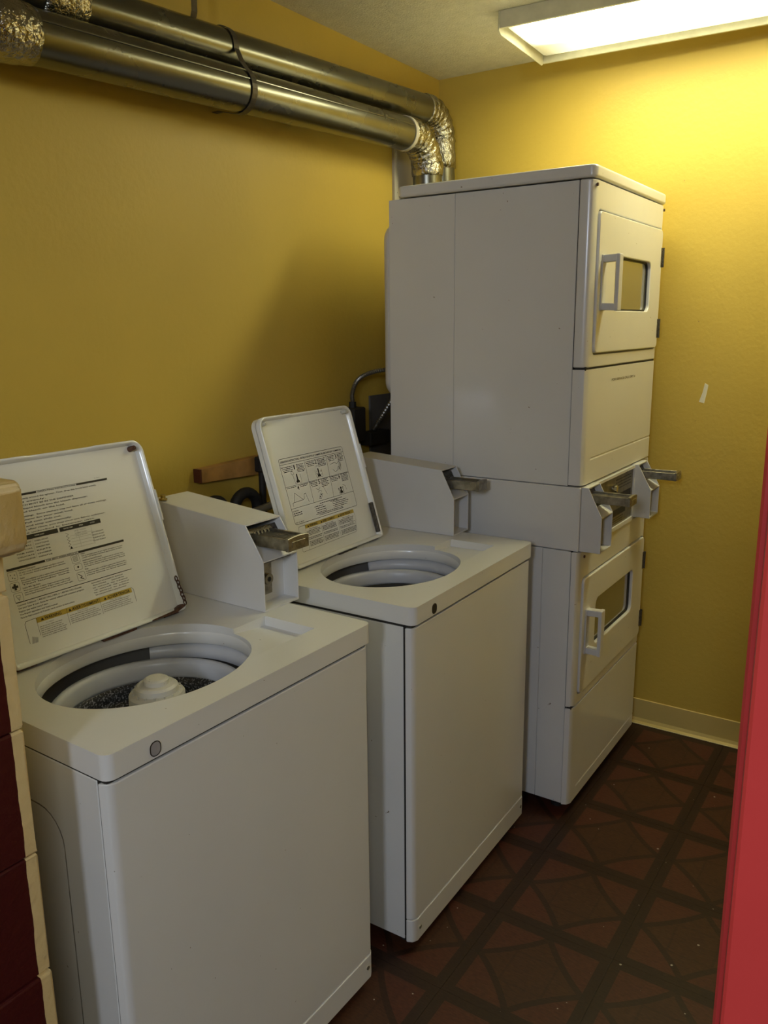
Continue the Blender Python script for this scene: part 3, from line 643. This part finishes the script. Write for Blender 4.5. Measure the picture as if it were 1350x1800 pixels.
        for k, (a, b_) in enumerate((('WHITES & COLORS', 'NORMAL, REGULAR'), ('NORMAL', 'COTTONS'), ('COTTON,', 'PERMANENT PRESS'), ('PERM. PRESS', 'KNITS'), ('DELICATE', 'LINGERIE'), ('WOOLENS', 'GENTLE'))):
            vv = 0.2265 - 0.0065 * k; K.text(a, 0.170, vv, 0.0025, 0.036); K.text(b_, 0.213, vv - 0.0008, 0.0025, 0.030)
        for k in range(5): K.line((0.283, 0.228 - 0.007 * k), (0.289, 0.224 - 0.007 * k), 0.0006); K.line((0.289, 0.224 - 0.007 * k), (0.283, 0.221 - 0.007 * k), 0.0006); G.line((0.292, 0.220 - 0.0065 * k), (0.345, 0.220 - 0.0065 * k), 0.0004)
        tri(0.2845, 0.1935, 0.0068)
        for k, s_ in enumerate(('HOT WASH', 'WARM WASH', 'COLD WASH')): G.text(s_, 0.304, 0.2268 - 0.0052 * k, 0.0025, 0.028)
        for k, s_ in enumerate(('ANY REGULAR', 'DELICATE OR KNIT', 'GENTLE', 'DO NOT BLEACH')): K.text(s_, 0.342, 0.2155 - 0.0060 * k, 0.0026, 0.030)
        for u_ in (0.2095, 0.345, 0.312): G.line((u_, 0.231), (u_ - 0.001, 0.192), 0.0004)
        K.bar(0.141, 0.223, 0.1812, 0.1858); K.bar(0.300, 0.414, 0.1812, 0.1858); K.bar(0.223, 0.300, 0.1853, 0.1858); K.bar(0.223, 0.300, 0.1812, 0.1817); K.text('FOR BEST WASH RESULTS', 0.226, 0.1822, 0.0027, 0.071)
        for cu, cv, s_ in ((.150, .170, 0), (.149, .149, 1), (.150, .128, 2), (.2895, .1715, 3), (.2905, .154, 4), (.292, .134, 5)):
            rr = [(p[0], p[1]) for p in rrect(cu - .0092, cu + .0092, cv - .0088 if s_ != 4 else cv - .006, cv + .0088 if s_ != 4 else cv + .006, 0.003, 3)]; K.path(rr, 0.0005, True)
            if s_ == 0:
                for du, dv in ((-.004, .003), (.004, .002), (-.001, -.003), (.003, -.005)): K.disc(cu + du, cv + dv, 0.0011)
            if s_ == 1: K.bar(cu - .0022, cu + .0022, cv - .0062, cv + .0062); K.bar(cu - .0062, cu + .0062, cv - .0022, cv + .0022)
            if s_ == 2: K.path([(cu - .004, cv + .004), (cu - .003, cv - .001), (cu + .003, cv - .001), (cu + .004, cv + .004)], 0.0006, True); K.path([(cu - .002, cv - .002), (cu, cv - .006), (cu + .002, cv - .002)], 0.0008)
            if s_ == 3:
                for k in range(5): G.line((cu - .006, cv - .005 + .0025 * k), (cu + .006, cv - .004 + .0025 * k), 0.0011)
            if s_ == 4: K.disc(cu, cv, 0.0022)
            if s_ == 5: K.path([(cu - .006, cv + .006), (cu + .002, cv - .001), (cu - .003, cv - .003), (cu + .005, cv - .006)], 0.0014)
        LT = (('Powdered Detergents', ('Fill with a scoop of detergent and pour onto fabric. Let stand', 'for 10 minutes. Rinse in basket again if you see stain.')), ('Stains', ('Rinse immediately in cold or warm water and detergent for', '30 minutes. Wash with detergent and pre-soaking treatment.', 'Then launder load.')), ('Liquid, Milk, Egg Stains', ('Rinse immediately in water. If garment cannot be rinsed,', 'stain, then repeat treatment. If stains remain, wash in a full', 'load as liquid detergent. Next, if stain remains, wash again.')))
        vv = 0.1765
        for hd, ls in LT:
            K.text(hd, 0.163, vv, 0.0030); vv -= 0.0048
            for s_ in ls: K.text(s_, 0.164, vv, 0.0026, 0.098 + 0.010 * random.random()); vv -= 0.0043
            vv -= 0.0020
        vv = 0.1775
        for hd, ls in (('Stains', ('Rub in detergent paste or use regular detergent on the stain.', 'Launder with detergent and bleach appropriate for the fabric.')), ('Additional Stained Products', ('Before immersing in water, if stained and set with hot water', 'it may, when it gets rinsed, take a second application. If any', 'or soak in water with any detergent. Repeat.')), ('Wax', ('Scrape off the wax, scrub fabric paste under. Finished with a', 'solvent rag, then coated, tumble whites detergent and', 'rinse twice in hot water.'))):
            K.text(hd, 0.304, vv, 0.0030); vv -= 0.0046
            for s_ in ls: K.text(s_, 0.305, vv, 0.0026, 0.100 + 0.006 * random.random()); vv -= 0.0041
            vv -= 0.0018
        K.line((0.141, 0.1183), (0.414, 0.1192), 0.0013)
        for k, (s_, e) in enumerate((('Customer Assistance : 1 800 NO CALL (1800) or 1 800 NO CALL (Canada)', .285), ('Get your User & Care Guide for national address and assistance program.', .29), ('Register your washer every 5 years.', .205), ('The French equivalent and Users manual.', .225), ('Para las Instrucciones en Francais, vea la version de Instructions.', .262))): K.text(s_, 0.143, 0.1115 - 0.0061 * k, 0.0031, e - 0.143)
        for k, s_ in enumerate(('Instructions are available for download', 'Pieces of Clothes           Locked with Key', 'Load  :  washer is now unit     Water  :  for the washer unit', 'Load  :  washer is now full     Water  :  to the load unit', 'Press  :  unlock door to unit     Press  :  after filled by the', 'See instructions before using the washer')): K.text(s_, 0.310 + 0.002 * (k % 2), 0.1125 - 0.0052 * k, 0.0026, 0.078 + 0.010 * (k in (2, 3, 4)))
        Y2 = Print(); Y2.bar(0.172, 0.400, 0.0700, 0.0805); Y2.build('warning_band', lambda u, v: f(u, v, -0.0031), YEL, lid, 'yellow printed warning band')
        for u_, s_, w_ in ((0.181, 'WARNING', 0.037), (0.243, 'AVERTISSEMENT', 0.064), (0.328, 'ADVERTENCIA', 0.058)):
            tri(u_, 0.0722, 0.0068); K.text(s_, u_ + 0.0085, 0.0722, 0.0062, w_)
        K.path([(0.147, 0.036), (0.147, 0.074), (0.150, 0.079), (0.172, 0.0805)], 0.0008); K.path([(0.400, 0.0805), (0.4045, 0.076), (0.4045, 0.048)], 0.0008)
        for u_ in (0.172, 0.239, 0.318): K.line((u_, 0.0805), (u_, 0.045), 0.0006)
        for a, b_, v1, v0 in ((0.175, 0.236, 0.060, 0.038), (0.243, 0.314, 0.063, 0.044), (0.321, 0.398, 0.064, 0.046)):
            v_ = v1
            while v_ > v0: G.words(a, b_ - random.uniform(0, 0.012), v_, 0.0021); v_ -= 0.0040
        G.text('Fire Hazard', 0.190, 0.0645, 0.0026); G.text("Risque d'incendie", 0.262, 0.0665, 0.0026); G.text('Peligro de Incendio', 0.342, 0.0670, 0.0026)
        for k in range(6): G.line((0.152 + 0.0022 * k, 0.034), (0.1555 + 0.0020 * k, 0.0475 - 0.0008 * k), 0.0012)
    else:
        B = lambda: rrect(0.138, 0.430, 0.109, 0.2905, 0.006, 4)
        K.path(B(), 0.0011, True); K.line((0.138, 0.2745), (0.430, 0.2745), 0.0009)
        K.text('OPERATING INSTRUCTIONS - INSTRUCTIONS POUR COMMERCIAL MACHINE HEAT COMMERCIAL', 0.143, 0.2795, 0.0052, 0.280)
        K.line((0.138, 0.2130), (0.430, 0.2130), 0.0009); K.line((0.138, 0.1530), (0.430, 0.1530), 0.0009)
        K.line((0.243, 0.2745), (0.238, 0.153), 0.0009); K.line((0.344, 0.2745), (0.332, 0.153), 0.0009)
        for s_, cu, cv in (('1', .196, .256), ('2', .291, .258), ('3', .388, .2595), ('4', .189, .199), ('5', .284, .200), ('6', .381, .200)):
            K.text(s_, cu - .0035, cv, 0.0125, 0.0042 if s_ == '1' else 0.0072)
            row2 = s_ in '456'; nl, nr = (1, 2) if s_ == '4' else ((4, 6) if s_ in '56' else (4, 6))
            L0 = {'1': .142, '2': .246, '3': .347, '4': .142, '5': .241, '6': .335}[s_]; R0 = {'1': .241, '2': .342, '3': .428, '4': .236, '5': .330, '6': .428}[s_]
            for k in range(nl): K.words(L0 + 0.002 * k, cu - 0.0065 - 0.003 * (k % 2), cv + .0095 - .0044 * k, 0.0025)
            for k in range(nr): K.words(cu + 0.008, R0 - 0.003 - 0.004 * (k % 2), cv + .0100 - .0040 * k, 0.0025)
        # pictograms
        def tubpic(cu, cv, s_=1.0, fill=False):
            K.path([(cu - .015 * s_, cv + .021 * s_), (cu - .013 * s_, cv), (cu + .015 * s_, cv), (cu + .015 * s_, cv + .023 * s_)], 0.0007)
            K.poly([(cu - .0022, cv + .025 * s_), (cu + .0022, cv + .025 * s_), (cu + .0026, cv + .010), (cu + .008, cv + .004), (cu + .006, cv + .0015), (cu - .006, cv + .0015), (cu - .008, cv + .004), (cu - .0026, cv + .010)])
            if fill:
                for k in range(14): G.disc(cu + random.uniform(-.013, .013), cv + random.uniform(.002, .018), random.uniform(.0012, .0026), 7)
        tubpic(.196, .2175, 1.0); K.path([(.180 + .0045 * math.cos(a), .247 + .005 * math.sin(a)) for a in [i * PI / 5 for i in range(11)]], .0008); K.line((.180, .242), (.182, .228), .0008)
        tubpic(.293, .2185, 1.0, True); K.path([(.287, .249), (.293, .252), (.298, .249)], .0006)
        K.path([(.355, .246), (.375, .249), (.385, .244), (.397, .250), (.403, .239), (.396, .232), (.387, .226)], .0009); K.path([(.360, .231), (.370, .222), (.381, .225), (.389, .236), (.397, .222)], .0009)
        for k in range(5): G.line((.390 + .0025 * k, .226), (.396 + .0025 * k, .247), .0009)
        K.path([(.150, .158), (.151, .168), (.198, .1695), (.202, .172), (.206, .184), (.213, .185), (.219, .160)], .0010); K.path([(.158, .170), (.168, .193), (.197, .170)], .0010)
        K.path([(.262, .190), (.272, .184), (.281, .190)], .0007); K.path([(.268, .178), (.276, .182), (.285, .178)], .0007); K.path([(.290, .193), (.298, .186), (.306, .166)], .0008)
        K.path([(.266, .160), (.275, .158), (.286, .171), (.277, .174)], .0008, True); K.disc(.273, .164, .0022); K.disc(.279, .169, .0022)
        tubpic(.374, .156, 0.8, True); K.path([(.386, .180), (.397, .176), (.400, .163)], .0010)
        for k in range(10): K.disc(.374 + random.uniform(-.012, .012), .158 + random.uniform(0, .016), random.uniform(.001, .002), 6)
        for k, (a, b_) in enumerate(((.262, .345), (.235, .275), (.238, .285), (.238, .288), (.240, .285))): K.words(a, b_, .1455 - .0058 * k, .0026)
        for k, (a, b_) in enumerate(((.345, .372), (.310, .350), (.318, .386), (.318, .395), (.318, .390), (.318, .385))): K.words(a, b_, (.1455, .1425, .1385, .1335, .1285, .1235)[k], .0026)
        for k in range(2): K.words(.235 + .012 * k, .365, .1185 - .004 * k, .0024)
        K.text('ATTENTION', .142, .1435, .0032, .024); K.words(.142, .178, .1380, .0030); K.words(.142, .178, .1325, .0030); K.text('PART NO. 386 360', .141, .1125, .0026, .036)
        Y2 = Print(); Y2.bar(0.175, 0.406, 0.0915, 0.1020); Y2.build('warning_band', lambda u, v: f(u, v, -0.0031), YEL, lid, 'yellow printed warning band')
        for u_, s_, w_ in ((0.184, 'WARNING', 0.036), (0.244, 'AVERTISSEMENT', 0.058), (0.326, 'ADVERTENCIA', 0.052)):
            tri(u_, 0.0935, 0.0072); K.text(s_, u_ + 0.009, 0.0938, 0.0062, w_)
        K.path([(0.175, .1020), (0.150, .1015), (0.146, 0.098), (0.139, 0.036), (0.142, 0.033), (0.392, 0.036), (0.398, 0.040), (0.402, 0.066), (.398, .068), (.372, .068)], 0.0008); K.line((.406, .0915), (.406, .066), .0006)
        K.line((0.175, .1020), (0.169, .034), 0.0006); K.line((0.243, .0915), (0.239, .034), 0.0006); K.line((0.323, .0915), (0.317, .036), 0.0006)
        for a, b_ in ((0.177, 0.238), (0.246, 0.317), (0.325, 0.400)):
            v_ = 0.082
            K.text({0.177: 'Fire Hazard', 0.246: "Risque d'incendie", 0.325: 'Peligro de Incendio'}[a], (a + b_) / 2 - .018, 0.0862, 0.0028, 0.036)
            k = 0
            while v_ > 0.038:
                if k not in (4, 7): K.words(a - 0.0001 * k, b_ - random.uniform(0, 0.008), v_, 0.0023)
                v_ -= 0.0037; k += 1
    K.build('printed_lettering', lambda u, v: f(u, v, -0.0025), INK, lid, 'black printed instructions')
    if G.V: G.build('faded_lettering', lambda u, v: f(u, v, -0.0027), INKF, lid, 'faded grey print')
    if Y.V: Y.build('reversed_lettering', lambda u, v: f(u, v, -0.0020), ENAMEL_L, lid, 'white lettering on the black table heads')
    return t
washer('white top-loading washing machine nearest the camera, open lid of dense text, agitator showing', 0.7896, 0.0, -0.0191, -0.400, -0.518, 0.098, 0.520, True, 1)
washer('white top-loading washing machine beside the stacked dryers, open lid with numbered picture grid', 0.8358, 0.8206, 0.0152, -0.415, -0.530, 0.087, 0.503, False, 2)

# ------------------------------------------------------------------ stacked dryers
DW, DD, DT = 0.6888, -0.676, 1.987
d = thing('stacked_dryer', 'tall white stacked pair of coin-operated dryers in the back corner', 'dryer', (0.9416, 1.6006, 0))
def shell(z0, z1, xf, name, splits):
    bm = bmesh.new(); xs = [DD] + splits + [xf]
    for a, b in zip(xs, xs[1:]): add_box(bm, a + 0.0004, b - 0.0004, 0.004, 0.012, z0, z1, 0.0012, 1); add_box(bm, a + 0.0004, b - 0.0004, DW - 0.012, DW - 0.004, z0, z1, 0.0012, 1)
    add_box(bm, DD + 0.001, xf - 0.012, 0.0085, DW - 0.0085, z0 + 0.002, z1 - 0.002)
    done(name, bm, ENAMEL, d)
    bm = bmesh.new(); add_box(bm, xf - 0.011, xf + 0.0015, 0.006, DW - 0.006, z0 + 0.001, z1 + (0.0035 if name[0] == 'u' else 0.0)); done('seam_shade', bm, BLACKHOLE, d)  # added dark slab behind the front, its colour stands in for seam shade
shell(1.0895, 1.949, -0.0455, 'upper_cabinet', [-0.436])
shell(0.040, 0.8885, -0.026, 'lower_cabinet', [-0.118])
bm = bmesh.new(); add_box(bm, DD + 0.03, -0.004, 0.002, DW - 0.002, 0.8905, 1.0875, 0.004, 2); done('control_housing', bm, ENAMEL, d)
bm = bmesh.new(); add_prism(bm, rrect(DD + 0.035, 0.004, -0.004, DW + 0.004, 0.02, 5), 2, 1.9525, DT, 0.008, 3); o = done('top_panel', bm, ENAMEL, d); fin(o, 0.9)
bm = bmesh.new(); add_prism(bm, rrect(0.03, DW - 0.03, 1.33, 1.885, 0.05, 6), 0, DD - 0.045, DD, 0.02, 3); o = done('rear_housing', bm, METAL_WHITE, d); fin(o, 0.9)
def face_panel(name, z0, z1, xb, cut=None, crease=None):
    b = bmesh.new(); P = [(xb, 0.0), (-0.022, 0.0), (-0.009, 0.005), (0.0, 0.020), (0.0, DW - 0.020), (-0.009, DW - 0.005), (-0.022, DW), (xb, DW)]
    add_prism(b, P, 2, z0, z1)
    cs = []
    if cut: c = bmesh.new(); add_prism(c, rrect(*cut, 0.022, 6), 0, -0.014, 0.02); cs.append(c)
    if crease: c = bmesh.new(); add_prism(c, [(-0.0035, crease + 0.003), (0.01, crease + 0.012), (0.01, crease - 0.002), (-0.0005, crease - 0.002)], 1, 0.06, DW - 0.012); cs.append(c)
    me = boolean(b, cs, 0.004, 2); return fin(link(name, me, ENAMEL, d), 0.9)
face_panel('upper_front_panel', 1.4385, 1.9495, -0.043, cut=(0.036, 0.672, 1.474, 1.874))
face_panel('middle_access_panel', 1.0935, 1.4325, -0.043, crease=1.165)
face_panel('lower_front_panel', 0.3825, 0.8875, -0.024, cut=(0.036, 0.672, 0.410, 0.800))
face_panel('toe_panel', 0.040, 0.3765, -0.024, crease=0.082)
bm = bmesh.new(); add_box(bm, -0.040, -0.006, 0.006, DW - 0.006, 1.430, 1.4405); done('seam_shade_strip', bm, BLACKHOLE, d)  # added dark strip so the panel gap reads as shaded
bm = bmesh.new(); add_box(bm, -0.022, -0.006, 0.006, DW - 0.006, 0.374, 0.385); done('seam_shade_strip', bm, BLACKHOLE, d)  # same added dark strip for the lower gap's shade
for yy, z in ((0.018, 1.935), (0.676, 1.935), (0.045, 0.868)):
    bm = bmesh.new(); add_cyl(bm, (-0.001, yy, z), (0.0035, yy, z), 0.0045, 12); done('screw', bm, RUST, d)
def dryer_door(z0, z1, wz0, wz1, wy0, wy1, hz0, hz1):
    dd = bpy.data.objects.new('door', None); COL.objects.link(dd); dd.parent = d
    b = bmesh.new(); add_prism(b, rrect(0.0405, 0.6675, z0, z1, 0.018, 6), 0, -0.0135, 0.006)
    c = bmesh.new(); add_prism(c, rrect(wy0, wy1, wz0, wz1, 0.022, 6), 0, -0.03, 0.03)
    me = boolean(b, [c], 0.004, 3); fin(link('door_panel', me, ENAMEL, dd), 0.9)
    bm = bmesh.new(); add_prism(bm, rrect(wy0 - 0.003, wy1 + 0.003, wz0 - 0.003, wz1 + 0.003, 0.024, 6), 0, -0.0135, -0.0085); done('window_glass', bm, GLASS_D, dd, label='dark olive door window')
    bm = bmesh.new(); add_ring(bm, rrect(wy0 + 0.0005, wy1 - 0.0005, wz0 + 0.0005, wz1 - 0.0005, 0.0215, 6), rrect(wy0 + 0.005, wy1 - 0.005, wz0 + 0.005, wz1 - 0.005, 0.018, 6), 0, -0.0088, -0.0045); done('window_gasket', bm, BLACK, dd)
    # handle: two arms and a grip bar
    bm = bmesh.new(); y0 = 0.082
    add_prism(bm, [(0.004, hz1 - 0.020), (0.004, hz1), (0.050, hz1 + 0.002), (0.050, hz1 - 0.018)], 1, y0 - 0.013, y0 + 0.013, 0.002, 2)
    add_prism(bm, [(0.004, hz0 + 0.020), (0.004, hz0), (0.050, hz0 - 0.002), (0.050, hz0 + 0.018)], 1, y0 - 0.013, y0 + 0.013, 0.002, 2)
    add_box(bm, 0.046, 0.058, y0 - 0.016, y0 + 0.016, hz0 - 0.003, hz1 + 0.003, 0.003, 2)
    add_box(bm, 0.005, 0.010, y0 - 0.018, y0 + 0.018, hz0 - 0.002, hz1 + 0.002, 0.002, 1)
    done('handle', bm, METAL_WHITE, dd, label='white loop handle')
    for hz in (z1 - 0.09, z0 + 0.065):
        bm = bmesh.new(); add_box(bm, 0.002, 0.008, 0.655, 0.669, hz - 0.032, hz + 0.032, 0.001, 1); add_cyl(bm, (0.009, 0.6695, hz - 0.032), (0.009, 0.6695, hz + 0.032), 0.004, 10)
        for q in (-0.02, 0, 0.02): add_cyl(bm, (0.008, 0.661, hz + q), (0.0095, 0.661, hz + q), 0.0028, 8)
        done('hinge', bm, MECHD, dd, label='dark metal hinge')
dryer_door(1.4785, 1.8695, 1.600, 1.757, 0.190, 0.547, 1.600, 1.752)
dryer_door(0.4145, 0.7955, 0.545, 0.700, 0.160, 0.547, 0.545, 0.690)
K = Print(); K.text('FOR SERVICE CALL DRY #', 0.222, 1.3885, 0.0075, 0.235); K.build('panel_lettering', lambda u, v: (0.0006, u, v), mat('brown_ink', (0.14, 0.11, 0.05), 0.5), d, 'small dark lettering on the middle panel')
# control plate between the coin boxes
bm = bmesh.new(); add_box(bm, -0.004, 0.002, 0.118, 0.492, 0.905, 1.078, 0.001, 1); done('control_plate', bm, PLATE, d, label='dull metal control plate between the coin boxes')
bm = bmesh.new(); add_ring(bm, rrect(0.110, 0.498, 0.8925, 1.0855, 0.004, 2), rrect(0.119, 0.491, 0.906, 1.077, 0.003, 2), 0, -0.004, 0.007); done('plate_frame', bm, METAL_WHITE, d)
bm = bmesh.new(); add_box(bm, 0.002, 0.0035, 0.30, 0.47, 0.985, 1.012, 0.0005, 1); add_box(bm, 0.002, 0.0035, 0.24, 0.42, 0.940, 0.962, 0.0005, 1); done('label_strip', bm, BLACK, d, label='black printed strip on the control plate')
bm = bmesh.new(); add_cyl(bm, (0.002, 0.285, 1.040), (0.016, 0.285, 1.040), 0.0125, 20, 0.0105); done('start_button', bm, CHROME, d, label='shiny round start button')
K = Print()
for k in range(4): K.words(0.31, 0.47, 1.060 - 0.010 * k, 0.004)
for k in range(3): K.words(0.20, 0.40, 0.930 - 0.008 * k, 0.0035)
K.build('plate_lettering', lambda u, v: (0.0026, u, v), BLACK, d)
coin_box(d, -0.003, 0.018, 0.062, 1.003, 0.8925, 1.0885, 1.0885, 0.008, 0.108, 1.066, 0.138, 0.062, 0.025, 'white coin box on the near side of the control strip')
coin_box(d, -0.003, 0.018, 0.065, 1.003, 0.9035, 1.0885, 1.0885, 0.497, 0.600, 1.064, 0.142, 0.062, 0.025, 'white coin box on the far side of the control strip')
for fx in (-0.06, DD + 0.06):
    for fy in (0.06, DW - 0.06):
        bm = bmesh.new(); add_cyl(bm, (fx, fy, 0.0), (fx, fy, 0.012), 0.02, 16); add_cyl(bm, (fx, fy, 0.01), (fx, fy, 0.042), 0.008, 10); done('foot', bm, BLACK, d)

# ------------------------------------------------------------------ things on the wall behind the machines
t = thing('wooden_block', 'short pine strip screwed to the yellow wall between the two washers', 'wood', (0.0, 0.96, 1.12))
bm = bmesh.new(); add_prism(bm, [(0.002, 0.0), (0.262, -0.012), (0.262, 0.046), (0.002, 0.040)], 0, 0.0, 0.028, 0.0008, 1); done('strip', bm, WOOD, t)
bm = bmesh.new(); add_prism(bm, [(-0.004, 0.0), (0.002, 0.0), (0.002, 0.040), (-0.004, 0.040)], 0, 0.0, 0.0285); done('painted_end', bm, WOODE, t, label='dark red painted end')
t = thing('drain_pipe', 'black upright drain pipe with clamp beside the pine strip', 'pipe', (0.042, 1.205, 0.62))
bm = bmesh.new(); add_cyl(bm, (0, 0, 0), (0, 0, 0.55), 0.011, 16); done('pipe', bm, BLACK, t)
bm = bmesh.new(); add_box(bm, -0.011, 0.018, -0.024, 0.014, 0.500, 0.548, 0.004, 1); done('clamp', bm, BLACK, t)
def hose(label, y0, y1, top, x):
    c, r = (y0 + y1) / 2, (y1 - y0) / 2
    P = [(x, y0, 0.70), (x, y0, 0.86)] + [(x, c - r * math.cos(a), top - r + r * math.sin(a)) for a in [i * PI / 14 for i in range(15)]] + [(x, y1, 0.86), (x, y1, 0.70)]
    bm = bmesh.new(); add_tube(bm, P, 0.017, 14); tag(done('drain_hose', bm, BLACK, None, True), label, 'hose', 'black drain hoses behind the washers')
hose('smaller black drain hose bend nearer the front washer coin box', 0.940, 1.020, 1.066, 0.055)
hose('larger black drain hose bend beside the black upright pipe', 1.052, 1.155, 1.070, 0.062)
bm = bmesh.new(); add_tube(bm, smooth_path([(0.11, 0.98, 0.985), (0.115, 1.05, 1.015), (0.115, 1.17, 1.028), (0.11, 1.42, 1.050)], 5), 0.012, 14); tag(done('supply_pipe', bm, GREYP, None, True), 'grey supply pipe crossing in front of the black hoses', 'pipe')
bm = bmesh.new(); add_tube(bm, [(0.140, 0.95, 0.965), (0.140, 1.46, 1.005)], 0.011, 14); tag(done('supply_pipe', bm, BLACK, None, True), 'thin dark pipe running below the grey supply pipe', 'pipe')
t = thing('junction_box', 'black electrical box on the wall beside the stacked dryers', 'box', (0.0, 1.715, 1.15))
bm = bmesh.new(); add_box(bm, 0.0, 0.055, -0.030, 0.045, 0.0, 0.125, 0.003, 1); done('box_body', bm, BLACK, t)
bm = bmesh.new(); add_box(bm, 0.055, 0.058, -0.027, 0.042, 0.003, 0.122, 0.001, 1); done('box_cover', bm, BLACKHOLE, t)
bm = bmesh.new(); add_cyl(bm, (0.03, 0.0, 0.125), (0.03, 0.0, 0.145), 0.013, 12); done('connector', bm, BLACK, t)
bm = bmesh.new(); add_box(bm, 0.0, 0.05, 1.80, 1.93, 1.125, 1.175, 0.003, 1); tag(done('outlet_box', bm, BLACKHOLE), 'low black outlet box on the wall against the dryer', 'box')
bm = bmesh.new(); add_box(bm, 0.0, 0.008, 1.86, 2.03, 0.95, 1.305, 0.001, 1); tag(done('wall_plate', bm, mat('grey_board', (0.10, 0.095, 0.09), 0.6)), 'grey plate on the wall behind the black outlet box', 'plate')
def conduit(label, pts):
    P = smooth_path(pts, 22); bm = bmesh.new(); add_tube(bm, P, 0.008, 10, rf=lambda i: 0.0088 if i % 2 else 0.0068); tag(done('flexible_conduit', bm, FLEX), label, 'conduit')
conduit('ribbed steel conduit looping up from the black electrical box', [(0.03, 1.715, 1.293), (0.03, 1.717, 1.33), (0.035, 1.75, 1.375), (0.06, 1.83, 1.40), (0.12, 1.93, 1.405), (0.2, 2.0, 1.40)])
conduit('ribbed steel conduit slanting down to the low outlet box', [(0.12, 1.96, 1.355), (0.08, 1.93, 1.31), (0.045, 1.865, 1.215), (0.03, 1.845, 1.178)])
# brass hook behind the front coin box
